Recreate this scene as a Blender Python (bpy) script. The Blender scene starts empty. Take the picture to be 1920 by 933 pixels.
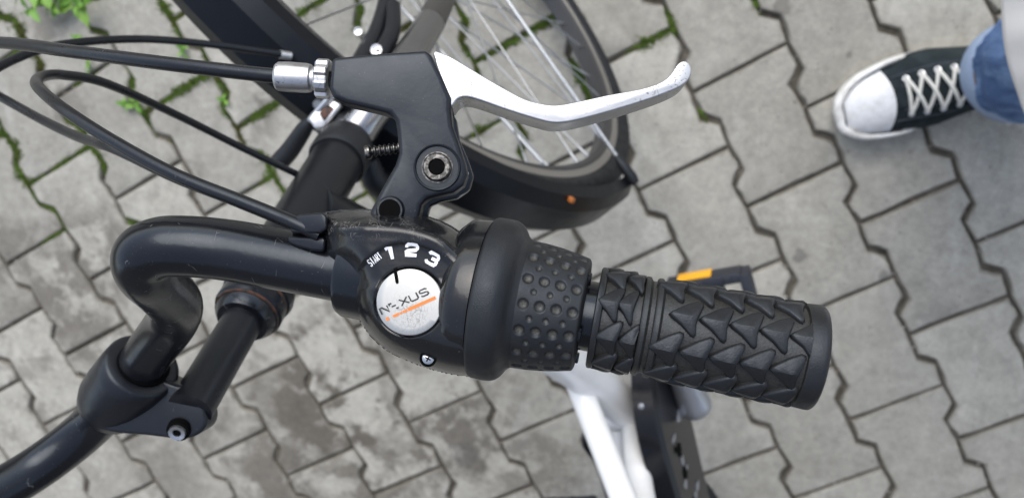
import bpy, bmesh, math, random
import numpy as np
from mathutils import Vector, Matrix, noise as mnoise

# ------------------------------------------------------------------ camera
H = 1.2352
FPX = 1450.0                      # focal length in photograph pixels (1920 wide)
WC = np.array([[0.98780512, 0.03937236, -0.15063487],
               [0.0, -0.96749745, -0.25288078],
               [-0.15569536, 0.24979692, -0.95569893]])   # columns: camera x, y(down), z(forward) in world
CAM = np.array([0.0, 0.0, H])
scene = bpy.context.scene
col = scene.collection
cd = bpy.data.cameras.new('camera')
cam = bpy.data.objects.new('camera', cd)
col.objects.link(cam)
m = Matrix.Identity(4)
for i in range(3):
    m[i][0] = WC[i, 0]; m[i][1] = -WC[i, 1]; m[i][2] = -WC[i, 2]; m[i][3] = CAM[i]
cam.matrix_world = m
cd.sensor_width = 36.0
cd.lens = FPX / 1920 * 36
cd.clip_start = 0.01
cd.clip_end = 500
cd.dof.use_dof = True
cd.dof.focus_distance = 0.262
cd.dof.aperture_fstop = 15.0
scene.camera = cam

# ------------------------------------------------------------------ light
SUN_EL, SUN_AZ = math.radians(48), math.radians(100)    # azimuth measured from +X towards +Y
w = bpy.data.worlds.new('World'); scene.world = w; w.use_nodes = True
nt = w.node_tree; nt.nodes.clear()
out = nt.nodes.new('ShaderNodeOutputWorld'); bg = nt.nodes.new('ShaderNodeBackground')
sky = nt.nodes.new('ShaderNodeTexSky'); sky.sky_type = 'NISHITA'; sky.sun_disc = False
sky.sun_elevation = SUN_EL; sky.sun_rotation = math.pi / 2 - SUN_AZ
sky.dust_density = 1.5; sky.air_density = 1.0
hsv = nt.nodes.new('ShaderNodeHueSaturation'); hsv.inputs['Saturation'].default_value = 0.6
nt.links.new(sky.outputs[0], hsv.inputs['Color']); nt.links.new(hsv.outputs[0], bg.inputs[0])
bg.inputs[1].default_value = 0.15
nt.links.new(bg.outputs[0], out.inputs[0])
sl = bpy.data.lights.new('sun', 'SUN'); sl.energy = 1.0; sl.angle = math.radians(50); sl.color = (1.0, 0.96, 0.90)
so = bpy.data.objects.new('sun', sl); col.objects.link(so)
sd = Vector((math.cos(SUN_EL) * math.cos(SUN_AZ), math.cos(SUN_EL) * math.sin(SUN_AZ), math.sin(SUN_EL)))
so.rotation_euler = sd.to_track_quat('Z', 'Y').to_euler(); so.location = (1, 1, 4)
scene.render.engine = 'CYCLES'
vs = scene.view_settings; vs.view_transform = 'Standard'; vs.look = 'None'; vs.gamma = 1; vs.use_curve_mapping = False
vs.exposure = 0.86

# ------------------------------------------------------------------ helpers
rnd = random.Random(7)
AX = Vector(WC[:, 2])                                   # optical axis


def P(x, y, z):
    """point seen at photograph pixel x,y at depth z metres along the optical axis"""
    c = np.array([(x - 960) / FPX * z, (y - 466.5) / FPX * z, z])
    return Vector(CAM + WC @ c)


def G(x, y, h=0.0):
    """point seen at pixel x,y lying at height h above the ground"""
    d = WC @ np.array([(x - 960) / FPX, (y - 466.5) / FPX, 1.0])
    return Vector(CAM + d * ((h - H) / d[2]))


def pix(wp):
    c = WC.T @ (np.array(wp) - CAM)
    return 960 + FPX * c[0] / c[2], 466.5 + FPX * c[1] / c[2], c[2]


def sharp(bm, ang=35):
    a = math.radians(ang)
    for f in bm.faces:
        f.smooth = True
    for e in bm.edges:
        if len(e.link_faces) == 2 and e.calc_face_angle(0) > a:
            e.smooth = False


def obj(name, bm, mat, parent=None, ang=35, normals=True):
    if normals:
        bmesh.ops.recalc_face_normals(bm, faces=bm.faces)
    sharp(bm, ang)
    me = bpy.data.meshes.new(name); bm.to_mesh(me); bm.free()
    o = bpy.data.objects.new(name, me); col.objects.link(o)
    if mat: me.materials.append(mat)
    if parent: setpar(o, parent)
    return o


def setpar(o, p):
    o.parent = p
    mw = Matrix.Identity(4)
    q = p
    chain = []
    while q is not None:
        chain.append(q); q = q.parent
    for q in reversed(chain):
        mw = mw @ q.matrix_parent_inverse @ q.matrix_basis if q.parent else q.matrix_basis.copy()
    o.matrix_parent_inverse = mw.inverted()


def empty(name, loc):
    o = bpy.data.objects.new(name, None); col.objects.link(o); o.location = loc; o.empty_display_size = 0.05
    return o


def tag(o, label=None, cat=None, group=None, kind=None):
    if label: o['label'] = label
    if cat: o['category'] = cat
    if group: o['group'] = group
    if kind: o['kind'] = kind
    return o


def catmull(pts, n=8, closed=False):
    pts = [Vector(p) for p in pts]
    res = []
    N = len(pts)
    rng = N if closed else N - 1
    for i in range(rng):
        if closed:
            p0, p1, p2, p3 = pts[(i - 1) % N], pts[i], pts[(i + 1) % N], pts[(i + 2) % N]
        else:
            p0 = pts[i - 1] if i > 0 else pts[0] * 2 - pts[1]
            p1, p2 = pts[i], pts[i + 1]
            p3 = pts[i + 2] if i + 2 < N else pts[-1] * 2 - pts[-2]
        for k in range(n):
            t = k / n
            res.append(0.5 * ((2 * p1) + (p2 - p0) * t + (2 * p0 - 5 * p1 + 4 * p2 - p3) * t * t + (3 * p1 - p0 - 3 * p2 + p3) * t ** 3))
    if not closed: res.append(pts[-1])
    return res


def add_tube(bm, pts, rad, seg=16, caps=True, flat=None):
    n = len(pts)
    rads = rad if isinstance(rad, (list, tuple)) else [rad] * n
    up = None; rings = []
    for i, p in enumerate(pts):
        t = (pts[min(i + 1, n - 1)] - pts[max(i - 1, 0)]).normalized()
        if up is None:
            up = t.orthogonal().normalized()
        else:
            up = (up - t * up.dot(t)).normalized()
        sd_ = t.cross(up)
        ring = []
        for k in range(seg):
            a = 2 * math.pi * k / seg
            ring.append(bm.verts.new(p + (up * math.cos(a) + sd_ * math.sin(a)) * rads[i]))
        rings.append(ring)
    for i in range(n - 1):
        for k in range(seg):
            bm.faces.new((rings[i][k], rings[i][(k + 1) % seg], rings[i + 1][(k + 1) % seg], rings[i + 1][k]))
    if caps:
        bm.faces.new(rings[0][::-1]); bm.faces.new(rings[-1])
    return rings


def tube(name, pts, rad, mat, parent, seg=16, n=0, caps=True):
    if n: 
        if isinstance(rad, (list, tuple)):
            rr = catmull([Vector((r, 0, 0)) for r in rad], n); rad = [max(v.x, 1e-4) for v in rr]
        pts = catmull(pts, n)
    bm = bmesh.new(); add_tube(bm, [Vector(p) for p in pts], rad, seg, caps)
    return obj(name, bm, mat, parent, 50)


def add_lathe(bm, prof, o, ax, seg=48, ref=None, close=False, fn=None):
    """prof: (t along axis, radius)"""
    ax = ax.normalized()
    u = (ref - ax * ref.dot(ax)).normalized() if ref is not None else ax.orthogonal().normalized()
    v = ax.cross(u)
    rings = []
    for (t, r) in prof:
        if r < 1e-6:
            rings.append([bm.verts.new(o + ax * t)]); continue
        rings.append([bm.verts.new(o + ax * t + (u * math.cos(a) + v * math.sin(a)) * (r if fn is None else fn(t, r, a)))
                      for a in (2 * math.pi * k / seg for k in range(seg))])
    prs = list(zip(rings[:-1], rings[1:]))
    if close: prs.append((rings[-1], rings[0]))
    for A, B in prs:
        for k in range(seg):
            k2 = (k + 1) % seg
            if len(A) == 1 and len(B) == 1: continue
            if len(A) == 1: bm.faces.new((A[0], B[k2], B[k]))
            elif len(B) == 1: bm.faces.new((A[k], A[k2], B[0]))
            else: bm.faces.new((A[k], A[k2], B[k2], B[k]))
    return rings


def lathe(name, prof, o, ax, mat, parent, seg=48, ref=None, ang=35, close=False, fn=None):
    bm = bmesh.new(); add_lathe(bm, prof, Vector(o), Vector(ax), seg, ref, close, fn)
    return obj(name, bm, mat, parent, ang)


def add_prism(bm, top, vec, bev=0.0, seg=3, angmin=12):
    """closed outline of world points swept along vec, edges rounded"""
    a = [bm.verts.new(p) for p in top]; b = [bm.verts.new(p + vec) for p in top]
    n = len(a)
    fs = [bm.faces.new(a), bm.faces.new(b[::-1])]
    for i in range(n):
        fs.append(bm.faces.new((a[i], b[i], b[(i + 1) % n], a[(i + 1) % n])))
    bmesh.ops.recalc_face_normals(bm, faces=fs)
    if bev > 0:
        es = set()
        for f in fs[:2]:
            for e in f.edges: es.add(e)
        for i in range(n):
            for e in a[i].link_edges:
                if e.other_vert(a[i]) is b[i] and e.calc_face_angle(0) > math.radians(35): es.add(e)
        bmesh.ops.bevel(bm, geom=list(es), offset=bev, segments=seg, profile=0.5, affect='EDGES', clamp_overlap=True)


def prism(name, top, vec, mat, parent, bev=0.0, seg=3, ang=30):
    bm = bmesh.new(); add_prism(bm, [Vector(p) for p in top], Vector(vec), bev, seg)
    return obj(name, bm, mat, parent, ang)


def smooth_px(pts, n=4):
    return [(v.x, v.y) for v in catmull([Vector((a, b, 0)) for a, b in pts], n, True)]


def add_box(bm, c, ex, ey, ez, bev=0.0):
    """half vectors"""
    c = Vector(c)
    add_prism(bm, [c - ex - ey - ez, c + ex - ey - ez, c + ex + ey - ez, c - ex + ey - ez], ez * 2, bev, 2)


# ------------------------------------------------------------------ materials
def mat(name, base=(0.5, 0.5, 0.5), rough=0.5, metal=0.0, spec=0.5, coat=0.0):
    M = bpy.data.materials.new(name); M.use_nodes = True
    b = M.node_tree.nodes['Principled BSDF']
    b.inputs['Base Color'].default_value = (*base, 1); b.inputs['Roughness'].default_value = rough
    b.inputs['Metallic'].default_value = metal; b.inputs['Specular IOR Level'].default_value = spec
    b.inputs['Coat Weight'].default_value = coat
    return M


class NB:
    """small node builder"""
    def __init__(s, M):
        s.t = M.node_tree; s.b = s.t.nodes['Principled BSDF']
        s.co = s.t.nodes.new('ShaderNodeTexCoord')

    def n(s, ty, **kw):
        nd = s.t.nodes.new(ty)
        for k, v in kw.items():
            if hasattr(nd, k): setattr(nd, k, v)
            else: nd.inputs[k].default_value = v
        return nd

    def l(s, a, b): s.t.links.new(a, b)

    def noise(s, scale, detail=4, rough=0.55, vec=None, dist=0.0):
        nd = s.n('ShaderNodeTexNoise'); nd.inputs['Scale'].default_value = scale; nd.inputs['Detail'].default_value = detail
        nd.inputs['Roughness'].default_value = rough; nd.inputs['Distortion'].default_value = dist
        s.l(vec if vec is not None else s.co.outputs['Object'], nd.inputs['Vector']); return nd.outputs['Fac']

    def ramp(s, fac, stops):
        nd = s.n('ShaderNodeValToRGB'); cr = nd.color_ramp
        while len(cr.elements) < len(stops): cr.elements.new(0.5)
        for e, (p, c) in zip(cr.elements, stops):
            e.position = p; e.color = (*c, 1) if isinstance(c, tuple) else (c, c, c, 1)
        s.l(fac, nd.inputs['Fac']); return nd.outputs['Color']

    def mix(s, fac, a, b, mode='MIX'):
        nd = s.n('ShaderNodeMix'); nd.data_type = 'RGBA'; nd.blend_type = mode
        for sock, v in ((nd.inputs[0], fac), (nd.inputs[6], a), (nd.inputs[7], b)):
            if isinstance(v, (int, float)): sock.default_value = v
            elif isinstance(v, tuple): sock.default_value = (*v, 1)
            else: s.l(v, sock)
        return nd.outputs[2]

    def math(s, op, a, b=None):
        nd = s.n('ShaderNodeMath'); nd.operation = op
        for i, v in enumerate((a, b)):
            if v is None: continue
            if isinstance(v, (int, float)): nd.inputs[i].default_value = v
            else: s.l(v, nd.inputs[i])
        return nd.outputs[0]

    def attr(s, name):
        nd = s.n('ShaderNodeAttribute'); nd.attribute_name = name; return nd.outputs['Fac']

    def bump(s, h, strength, dist):
        nd = s.n('ShaderNodeBump'); nd.inputs['Strength'].default_value = strength; nd.inputs['Distance'].default_value = dist
        s.l(h, nd.inputs['Height']); s.l(nd.outputs[0], s.b.inputs['Normal'])

    def scratch(s, scale, width=0.012, rot=0.6, density=0.55, stretch=0.12):
        """sparse thin scratches: edges of a stretched voronoi kept where a noise allows"""
        mp = s.n('ShaderNodeMapping'); mp.inputs['Rotation'].default_value = (0.3, 0.5, rot); mp.inputs['Scale'].default_value = (1, stretch, 1)
        dn = s.n('ShaderNodeTexNoise'); dn.inputs['Scale'].default_value = scale * 0.6; s.l(s.co.outputs['Object'], dn.inputs['Vector'])
        ad = s.n('ShaderNodeVectorMath'); ad.operation = 'MULTIPLY_ADD'; s.l(dn.outputs['Color'], ad.inputs[0])
        ad.inputs[1].default_value = (0.25 / scale * 4,) * 3; s.l(s.co.outputs['Object'], ad.inputs[2])
        s.l(ad.outputs[0], mp.inputs['Vector'])
        v = s.n('ShaderNodeTexVoronoi'); v.feature = 'DISTANCE_TO_EDGE'; v.inputs['Scale'].default_value = scale
        s.l(mp.outputs[0], v.inputs['Vector'])
        line = s.ramp(v.outputs['Distance'], [(0.0, 1.0), (width, 0.0)])
        keep = s.ramp(s.noise(scale * 0.9, 3), [(density, 0.0), (density + 0.07, 1.0)])
        return s.math('MULTIPLY', line, keep)


def set_in(b, k, v): b.inputs[k].default_value = v


def black_paint(name, base=(0.0065, 0.007, 0.009), r0=0.2, r1=0.38, scr=(160, 0.03), dust=0.10, sk=0.66, ss=0.35):
    M = mat(name, base, 0.3); q = NB(M)
    sc = q.scratch(scr[0], scr[1], 0.7, sk, 0.05)
    sp = q.ramp(q.noise(1400, 2), [(0.70, 0.0), (0.76, 1.0)])
    sp2 = q.math('MULTIPLY', sp, dust * 3)
    c = q.mix(q.math('MULTIPLY', sc, ss), base, (0.22, 0.215, 0.20))
    c = q.mix(sp2, c, (0.22, 0.21, 0.19))
    q.l(c, q.b.inputs['Base Color'])
    rg = q.ramp(q.noise(70, 5, 0.6), [(0.3, r0), (0.75, r1)])
    q.l(q.mix(sc, rg, (0.6, 0.6, 0.6)), q.b.inputs['Roughness'])
    set_in(q.b, 'Specular IOR Level', 0.44); set_in(q.b, 'Specular Tint', (0.80, 0.89, 1.0, 1))
    q.bump(q.noise(420, 3), 0.06, 0.0008)
    return M


def rubber(name, base=(0.0105, 0.0108, 0.012), rough=0.48, dustc=(0.115, 0.108, 0.085), attr=None, fine=2600, dust=1.0):
    M = mat(name, base, rough); q = NB(M)
    sp = q.ramp(q.noise(2400, 2), [(0.66, 0.0), (0.74, 1.0)])
    big = q.ramp(q.noise(90, 4), [(0.42, 0.0), (0.72, 1.0)])
    f = q.math('MULTIPLY', q.math('MULTIPLY', sp, big), 0.55 * dust)
    f = q.math('ADD', f, q.math('MULTIPLY', big, 0.05 * dust))
    if attr:
        d = q.attr(attr)
        sp3 = q.ramp(q.noise(1900, 3), [(0.35, 0.25), (0.65, 1.0)])
        f = q.math('MAXIMUM', f, q.math('MULTIPLY', d, sp3))
    q.l(q.mix(f, base, dustc), q.b.inputs['Base Color'])
    set_in(q.b, 'Specular IOR Level', 0.42); set_in(q.b, 'Specular Tint', (0.80, 0.89, 1.0, 1))
    q.l(q.ramp(q.noise(140, 4), [(0.3, rough - 0.1), (0.75, rough + 0.14)]), q.b.inputs['Roughness'])
    q.bump(q.noise(fine, 2), 0.28, 0.00035)
    return M


M_bar = black_paint('gloss_black_bar', r0=0.15, r1=0.30, scr=(150, 0.016), sk=0.60, ss=0.55)
M_plastic = black_paint('gloss_black_plastic', (0.005, 0.0055, 0.007), 0.12, 0.26, (260, 0.03), 0.05)
M_matte = black_paint('satin_black_metal', (0.0085, 0.009, 0.0115), 0.26, 0.42, (240, 0.02), 0.10)
M_dkpaint = black_paint('dark_frame_paint', (0.007, 0.0075, 0.009), 0.3, 0.46, (90, 0.02), 0.05)
M_rubber = rubber('dusty_rubber')
M_drum = rubber('dimpled_rubber', attr='dust', rough=0.48)
M_grip = rubber('grip_rubber', (0.0105, 0.0107, 0.0118), 0.42, attr='dust', fine=1500)
M_tyre = rubber('tyre_rubber', (0.012, 0.012, 0.013), 0.6, fine=700, dust=0.15)
M_fender = black_paint('mudguard_plastic', (0.004, 0.0044, 0.006), 0.28, 0.42, (60, 0.01), 0.04)
set_in(M_fender.node_tree.nodes['Principled BSDF'], 'Specular IOR Level', 0.28)
set_in(M_tyre.node_tree.nodes['Principled BSDF'], 'Specular IOR Level', 0.3)
M_cable = black_paint('cable_sheath', (0.007, 0.0072, 0.0085), 0.24, 0.4, (300, 0.05), 0.12)
M_hole = mat('dark_recess', (0.003, 0.003, 0.003), 0.8, spec=0.05)  # near-black: shade inside holes, sockets and slots put into the colour

# housing of the shifter: worn ridge
M_house = mat('worn_shifter_plastic', (0.01, 0.0105, 0.012), 0.16)
q = NB(M_house)
wr = q.attr('wear')
s1 = q.scratch(260, 0.02, 0.9, 0.52, 0.07); s2 = q.scratch(380, 0.022, -0.5, 0.55, 0.06)
sc = q.math('MAXIMUM', s1, s2)
pat = q.math('MULTIPLY', q.ramp(q.noise(260, 6, 0.7), [(0.50, 0.0), (0.66, 1.0)]), q.ramp(q.noise(1500, 3), [(0.45, 0.0), (0.65, 1.0)]))
wmask = q.math('MULTIPLY', wr, q.math('MAXIMUM', sc, q.math('MULTIPLY', pat, 0.8)))
spk = q.math('MULTIPLY', q.ramp(q.noise(2100, 2), [(0.72, 0.0), (0.77, 1.0)]), 0.35)
q.l(q.mix(q.math('MAXIMUM', q.math('MULTIPLY', wmask, 0.75), spk), (0.0085, 0.009, 0.0105), (0.33, 0.32, 0.30)), q.b.inputs['Base Color'])
q.l(q.mix(wmask, q.ramp(q.noise(120, 4), [(0.3, 0.11), (0.7, 0.24)]), (0.55, 0.55, 0.55)), q.b.inputs['Roughness'])
q.bump(q.math('SUBTRACT', q.noise(500, 3), q.math('MULTIPLY', wmask, 1.0)), 0.12, 0.0004)

# aluminium
M_alu = mat('brushed_aluminium', (0.82, 0.82, 0.82), 0.3, 1.0)
q = NB(M_alu)
sc = q.scratch(170, 0.03, 0.4, 0.56)
pit = q.math('MULTIPLY', q.ramp(q.noise(900, 3), [(0.58, 0.0), (0.65, 1.0)]), q.ramp(q.noise(60, 3), [(0.50, 0.0), (0.60, 1.0)]))
q.l(q.mix(q.math('MAXIMUM', q.math('MULTIPLY', sc, 0.6), q.math('MULTIPLY', pit, 0.75)), (0.53, 0.535, 0.545), (0.15, 0.15, 0.15)), q.b.inputs['Base Color'])
q.l(q.ramp(q.noise(120, 5), [(0.3, 0.30), (0.75, 0.48)]), q.b.inputs['Roughness'])
q.bump(q.math('SUBTRACT', q.noise(260, 4), pit), 0.10, 0.0006)
M_steel = mat('zinc_steel', (0.62, 0.63, 0.64), 0.32, 1.0)
q = NB(M_steel); q.l(q.ramp(q.noise(300, 4), [(0.3, 0.22), (0.75, 0.5)]), q.b.inputs['Roughness'])
M_spoke = mat('spoke_steel', (0.42, 0.43, 0.44), 0.42, 1.0)
M_bolt = mat('dark_bolt_steel', (0.16, 0.155, 0.15), 0.38, 1.0)
q = NB(M_bolt); wv = q.ramp(q.noise(900, 4), [(0.45, 0.0), (0.7, 1.0)])
q.l(q.mix(wv, (0.06, 0.059, 0.057), (0.24, 0.232, 0.22)), q.b.inputs['Base Color'])
M_chrome = mat('dark_chrome_fork', (0.30, 0.30, 0.31), 0.16, 1.0)
q = NB(M_chrome); q.l(q.ramp(q.noise(80, 5), [(0.3, 0.12), (0.75, 0.3)]), q.b.inputs['Roughness'])
M_forkgrey = mat('grey_fork_paint', (0.085, 0.082, 0.076), 0.4, 0.6)
M_white = mat('white_frame_paint', (0.80, 0.80, 0.79), 0.25)
q = NB(M_white); dn = q.ramp(q.noise(30, 6), [(0.5, 0.0), (0.8, 1.0)])
q.l(q.mix(q.math('MULTIPLY', dn, 0.25), (0.82, 0.82, 0.81), (0.5, 0.48, 0.44)), q.b.inputs['Base Color'])
M_rim = mat('rim_grey', (0.30, 0.285, 0.26), 0.5, 0.7)
M_rimdark = mat('rim_black', (0.03, 0.03, 0.032), 0.4)
M_cream = mat('nylon_washer', (0.55, 0.52, 0.42), 0.5)
M_print = mat('white_print', (0.75, 0.76, 0.78), 0.45)
q = NB(M_print); q.l(q.mix(q.ramp(q.noise(1300, 3), [(0.62, 0.0), (0.72, 0.7)]), (0.78, 0.79, 0.81), (0.10, 0.10, 0.11)), q.b.inputs['Base Color'])
M_ink = mat('black_print', (0.02, 0.02, 0.022), 0.4)
M_orange = mat('orange_print', (0.80, 0.20, 0.03), 0.4)
M_dial = mat('scuffed_dial_foil', (0.66, 0.65, 0.60), 0.34, 0.75)
q = NB(M_dial)
d1 = q.math('MULTIPLY', q.scratch(700, 0.10, 0.3, 0.42, 0.35), 1.0)
loc = q.attr('wear')
pt = q.math('MULTIPLY', q.ramp(q.noise(900, 6, 0.75), [(0.50, 0.0), (0.60, 1.0)]), loc)
q.l(q.mix(q.math('MAXIMUM', q.math('MULTIPLY', q.math('MULTIPLY', d1, loc), 0.8), q.math('MULTIPLY', pt, 0.65)), (0.60, 0.59, 0.55), (0.26, 0.25, 0.225)), q.b.inputs['Base Color'])
q.l(q.mix(pt, (0.30, 0.30, 0.30), (0.6, 0.6, 0.6)), q.b.inputs['Roughness'])
M_yellow = mat('amber_reflector', (0.85, 0.42, 0.02), 0.25)
M_pedal = mat('pedal_plastic', (0.022, 0.025, 0.034), 0.45)
M_guard = mat('chain_guard_plastic', (0.006, 0.0065, 0.009), 0.2, spec=0.28)
M_rust = mat('rusty_ring', (0.10, 0.045, 0.03), 0.6, 0.5)
q = NB(M_rust); q.l(q.mix(q.ramp(q.noise(250, 4), [(0.4, 0.0), (0.6, 1.0)]), (0.03, 0.028, 0.028), (0.12, 0.055, 0.035)), q.b.inputs['Base Color'])
M_tab = mat('dull_orange_tab', (0.35, 0.11, 0.02), 0.5)
M_crank = mat('cast_crank', (0.42, 0.44, 0.48), 0.4, 0.8)

# ------------------------------------------------------------------ ground
LO = np.array([0.45030832, -0.43895852]); LA = np.array([0.88035158, 0.47432173]); LB = np.array([0.47432173, -0.88035158])
PW, PL = 0.139, 0.200


def lat(u, v):
    p = LO + LA * u * PW + LB * v * PL
    return Vector((p[0], p[1], 0))


def off(ph):
    ph = ph % 1.0
    if ph > 0.5: ph = 1 - ph
    if ph < 0.185: return -0.056 - 0.024 * ph / 0.185
    if ph < 0.285: return -0.080 + 0.160 * (ph - 0.185) / 0.10
    return 0.080 - 0.024 * (ph - 0.285) / 0.215


M_pav = mat('concrete_paver', (0.3, 0.29, 0.27), 0.85, spec=0.3)
q = NB(M_pav)
geo = q.n('ShaderNodeNewGeometry'); pos = geo.outputs['Position']
oi = q.n('ShaderNodeObjectInfo')
big = q.noise(3.2, 5, 0.6, pos); mid = q.noise(14, 6, 0.65, pos); fine = q.noise(420, 3, 0.6, pos); grit = q.noise(1300, 2, 0.5, pos)
c = q.mix(q.ramp(mid, [(0.30, 0.0), (0.70, 1.0)]), (0.365, 0.349, 0.300), (0.492, 0.474, 0.418))
c = q.mix(q.math('MULTIPLY', oi.outputs['Random'], 0.7), c, (0.30, 0.288, 0.252))
# pale cement bloom, streaked
mp = q.n('ShaderNodeMapping'); mp.inputs['Rotation'].default_value = (0, 0, 0.9); mp.inputs['Scale'].default_value = (2.2, 0.6, 1); q.l(pos, mp.inputs['Vector'])
bl = q.ramp(q.noise(7, 6, 0.62, mp.outputs[0]), [(0.55, 0.0), (0.75, 1.0)])
c = q.mix(q.math('MULTIPLY', bl, 0.38), c, (0.57, 0.555, 0.515))
# damp and earthy stains, mostly on the left half of the paving
xyz = q.n('ShaderNodeSeparateXYZ'); q.l(pos, xyz.inputs[0])
def spot(px, py, r, soft=0.5):
    g = G(px, py)
    vm = q.n('ShaderNodeVectorMath'); vm.operation = 'DISTANCE'; vm.inputs[1].default_value = g; q.l(pos, vm.inputs[0])
    nz = q.math('ADD', vm.outputs['Value'], q.math('MULTIPLY', q.math('SUBTRACT', q.noise(9 / max(r, .02) * 0.25, 4, 0.6, pos), 0.5), r * 1.6))
    mr = q.n('ShaderNodeMapRange'); mr.inputs[1].default_value = r; mr.inputs[2].default_value = r * (1 - soft); q.l(nz, mr.inputs[0])
    return mr.outputs[0]
stain = None
for (px, py, r, st) in [(620, 740, 0.20, 0.95), (180, 480, 0.14, 0.7), (700, 560, 0.12, 0.7), (350, 330, 0.05, 0.4), (30, 760, 0.14, 0.6), (1000, 880, 0.10, 0.6), (850, 820, 0.12, 0.85), (430, 640, 0.09, 0.7), (120, 560, 0.13, 0.75), (740, 640, 0.10, 0.6), (520, 880, 0.12, 0.8),
                        (255, 790, 0.10, 0.5), (480, 210, 0.05, 0.55), (130, 205, 0.05, 0.5), (60, 620, 0.12, 0.5), (310, 890, 0.1, 0.5), (80, 40, 0.06, 0.5), (700, 900, 0.12, 0.8), (20, 480, 0.1, 0.6), (180, 640, 0.09, 0.7), (930, 680, 0.08, 0.5), (380, 760, 0.1, 0.6)]:
    s_ = q.math('MULTIPLY', spot(px, py, r), st)
    stain = s_ if stain is None else q.math('MAXIMUM', stain, s_)
brk = q.ramp(q.math('ADD', q.noise(16, 6, 0.6, pos), q.math('MULTIPLY', q.math('SUBTRACT', oi.outputs['Random'], 0.5), 0.16)), [(0.42, 0.0), (0.52, 1.0)])
stain = q.math('MULTIPLY', stain, brk)
c = q.mix(stain, c, (0.128, 0.114, 0.093))
gum = None
for (px, py, r) in [(1466, 13, 0.016), (1500, 480, 0.014), (1655, 515, 0.010), (1592, 103, 0.006), (870, 850, 0.03), (1090, 40, 0.012)]:
    s_ = spot(px, py, r, 0.4); gum = s_ if gum is None else q.math('MAXIMUM', gum, s_)
c = q.mix(q.math('MULTIPLY', gum, 0.55), c, (0.11, 0.105, 0.095))
# lime flecks
fl = q.ramp(q.noise(38, 4, 0.6, pos), [(0.70, 0.0), (0.74, 1.0)])
c = q.mix(q.math('MULTIPLY', fl, 0.35), c, (0.55, 0.545, 0.53))
vp = q.n('ShaderNodeTexVoronoi'); vp.inputs['Scale'].default_value = 95; q.l(pos, vp.inputs['Vector'])
pit = q.math('MULTIPLY', q.ramp(vp.outputs['Distance'], [(0.10, 1.0), (0.22, 0.0)]), q.ramp(q.noise(45, 3, 0.6, pos), [(0.52, 0.0), (0.60, 1.0)]))
c = q.mix(q.math('MULTIPLY', pit, 0.6), c, (0.13, 0.122, 0.105))
m3 = q.noise(75, 5, 0.7, pos)
c = q.mix(0.26, c, q.ramp(m3, [(0.30, 0.22), (0.70, 0.75)]), 'OVERLAY')
c = q.mix(0.30, c, q.ramp(q.noise(26, 5, 0.65, pos), [(0.32, 0.28), (0.68, 0.70)]), 'OVERLAY')
c = q.mix(0.30, c, q.ramp(fine, [(0.25, 0.16), (0.75, 0.62)]), 'OVERLAY')
c = q.mix(q.math('MULTIPLY', q.ramp(grit, [(0.66, 0.0), (0.72, 1.0)]), 0.35), c, (0.12, 0.115, 0.105))
# dirt worn into the arrises
ed = q.attr('edge')
c = q.mix(q.math('MULTIPLY', ed, q.ramp(q.noise(30, 4, 0.6, pos), [(0.3, 0.35), (0.7, 0.95)])), c, (0.150, 0.137, 0.112))
q.l(c, q.b.inputs['Base Color'])
q.l(q.mix(stain, (0.88, 0.88, 0.88), (0.55, 0.55, 0.55)), q.b.inputs['Roughness'])
q.bump(q.math('ADD', q.math('MULTIPLY', fine, 0.5), q.math('ADD', q.math('MULTIPLY', grit, 0.25), q.math('SUBTRACT', q.math('MULTIPLY', mid, 1.5), q.math('MULTIPLY', pit, 1.2)))), 0.5, 0.0022)

M_soil = mat('joint_soil', (0.06, 0.053, 0.043), 0.95, spec=0.2)
q = NB(M_soil); g_ = q.n('ShaderNodeNewGeometry'); pos2 = g_.outputs['Position']
q.l(q.mix(q.ramp(q.noise(55, 5, 0.6, pos2), [(0.35, 0.0), (0.65, 1.0)]), (0.075, 0.067, 0.053), (0.165, 0.148, 0.120)), q.b.inputs['Base Color'])
q.bump(q.noise(500, 4, 0.7, pos2), 0.8, 0.003)

bm = bmesh.new()
bmesh.ops.create_grid(bm, x_segments=40, y_segments=40, size=60)
for v in bm.verts: v.co.z = -0.0075
ground = obj('ground', bm, M_soil, None, normals=False); tag(ground, kind='structure')


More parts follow.
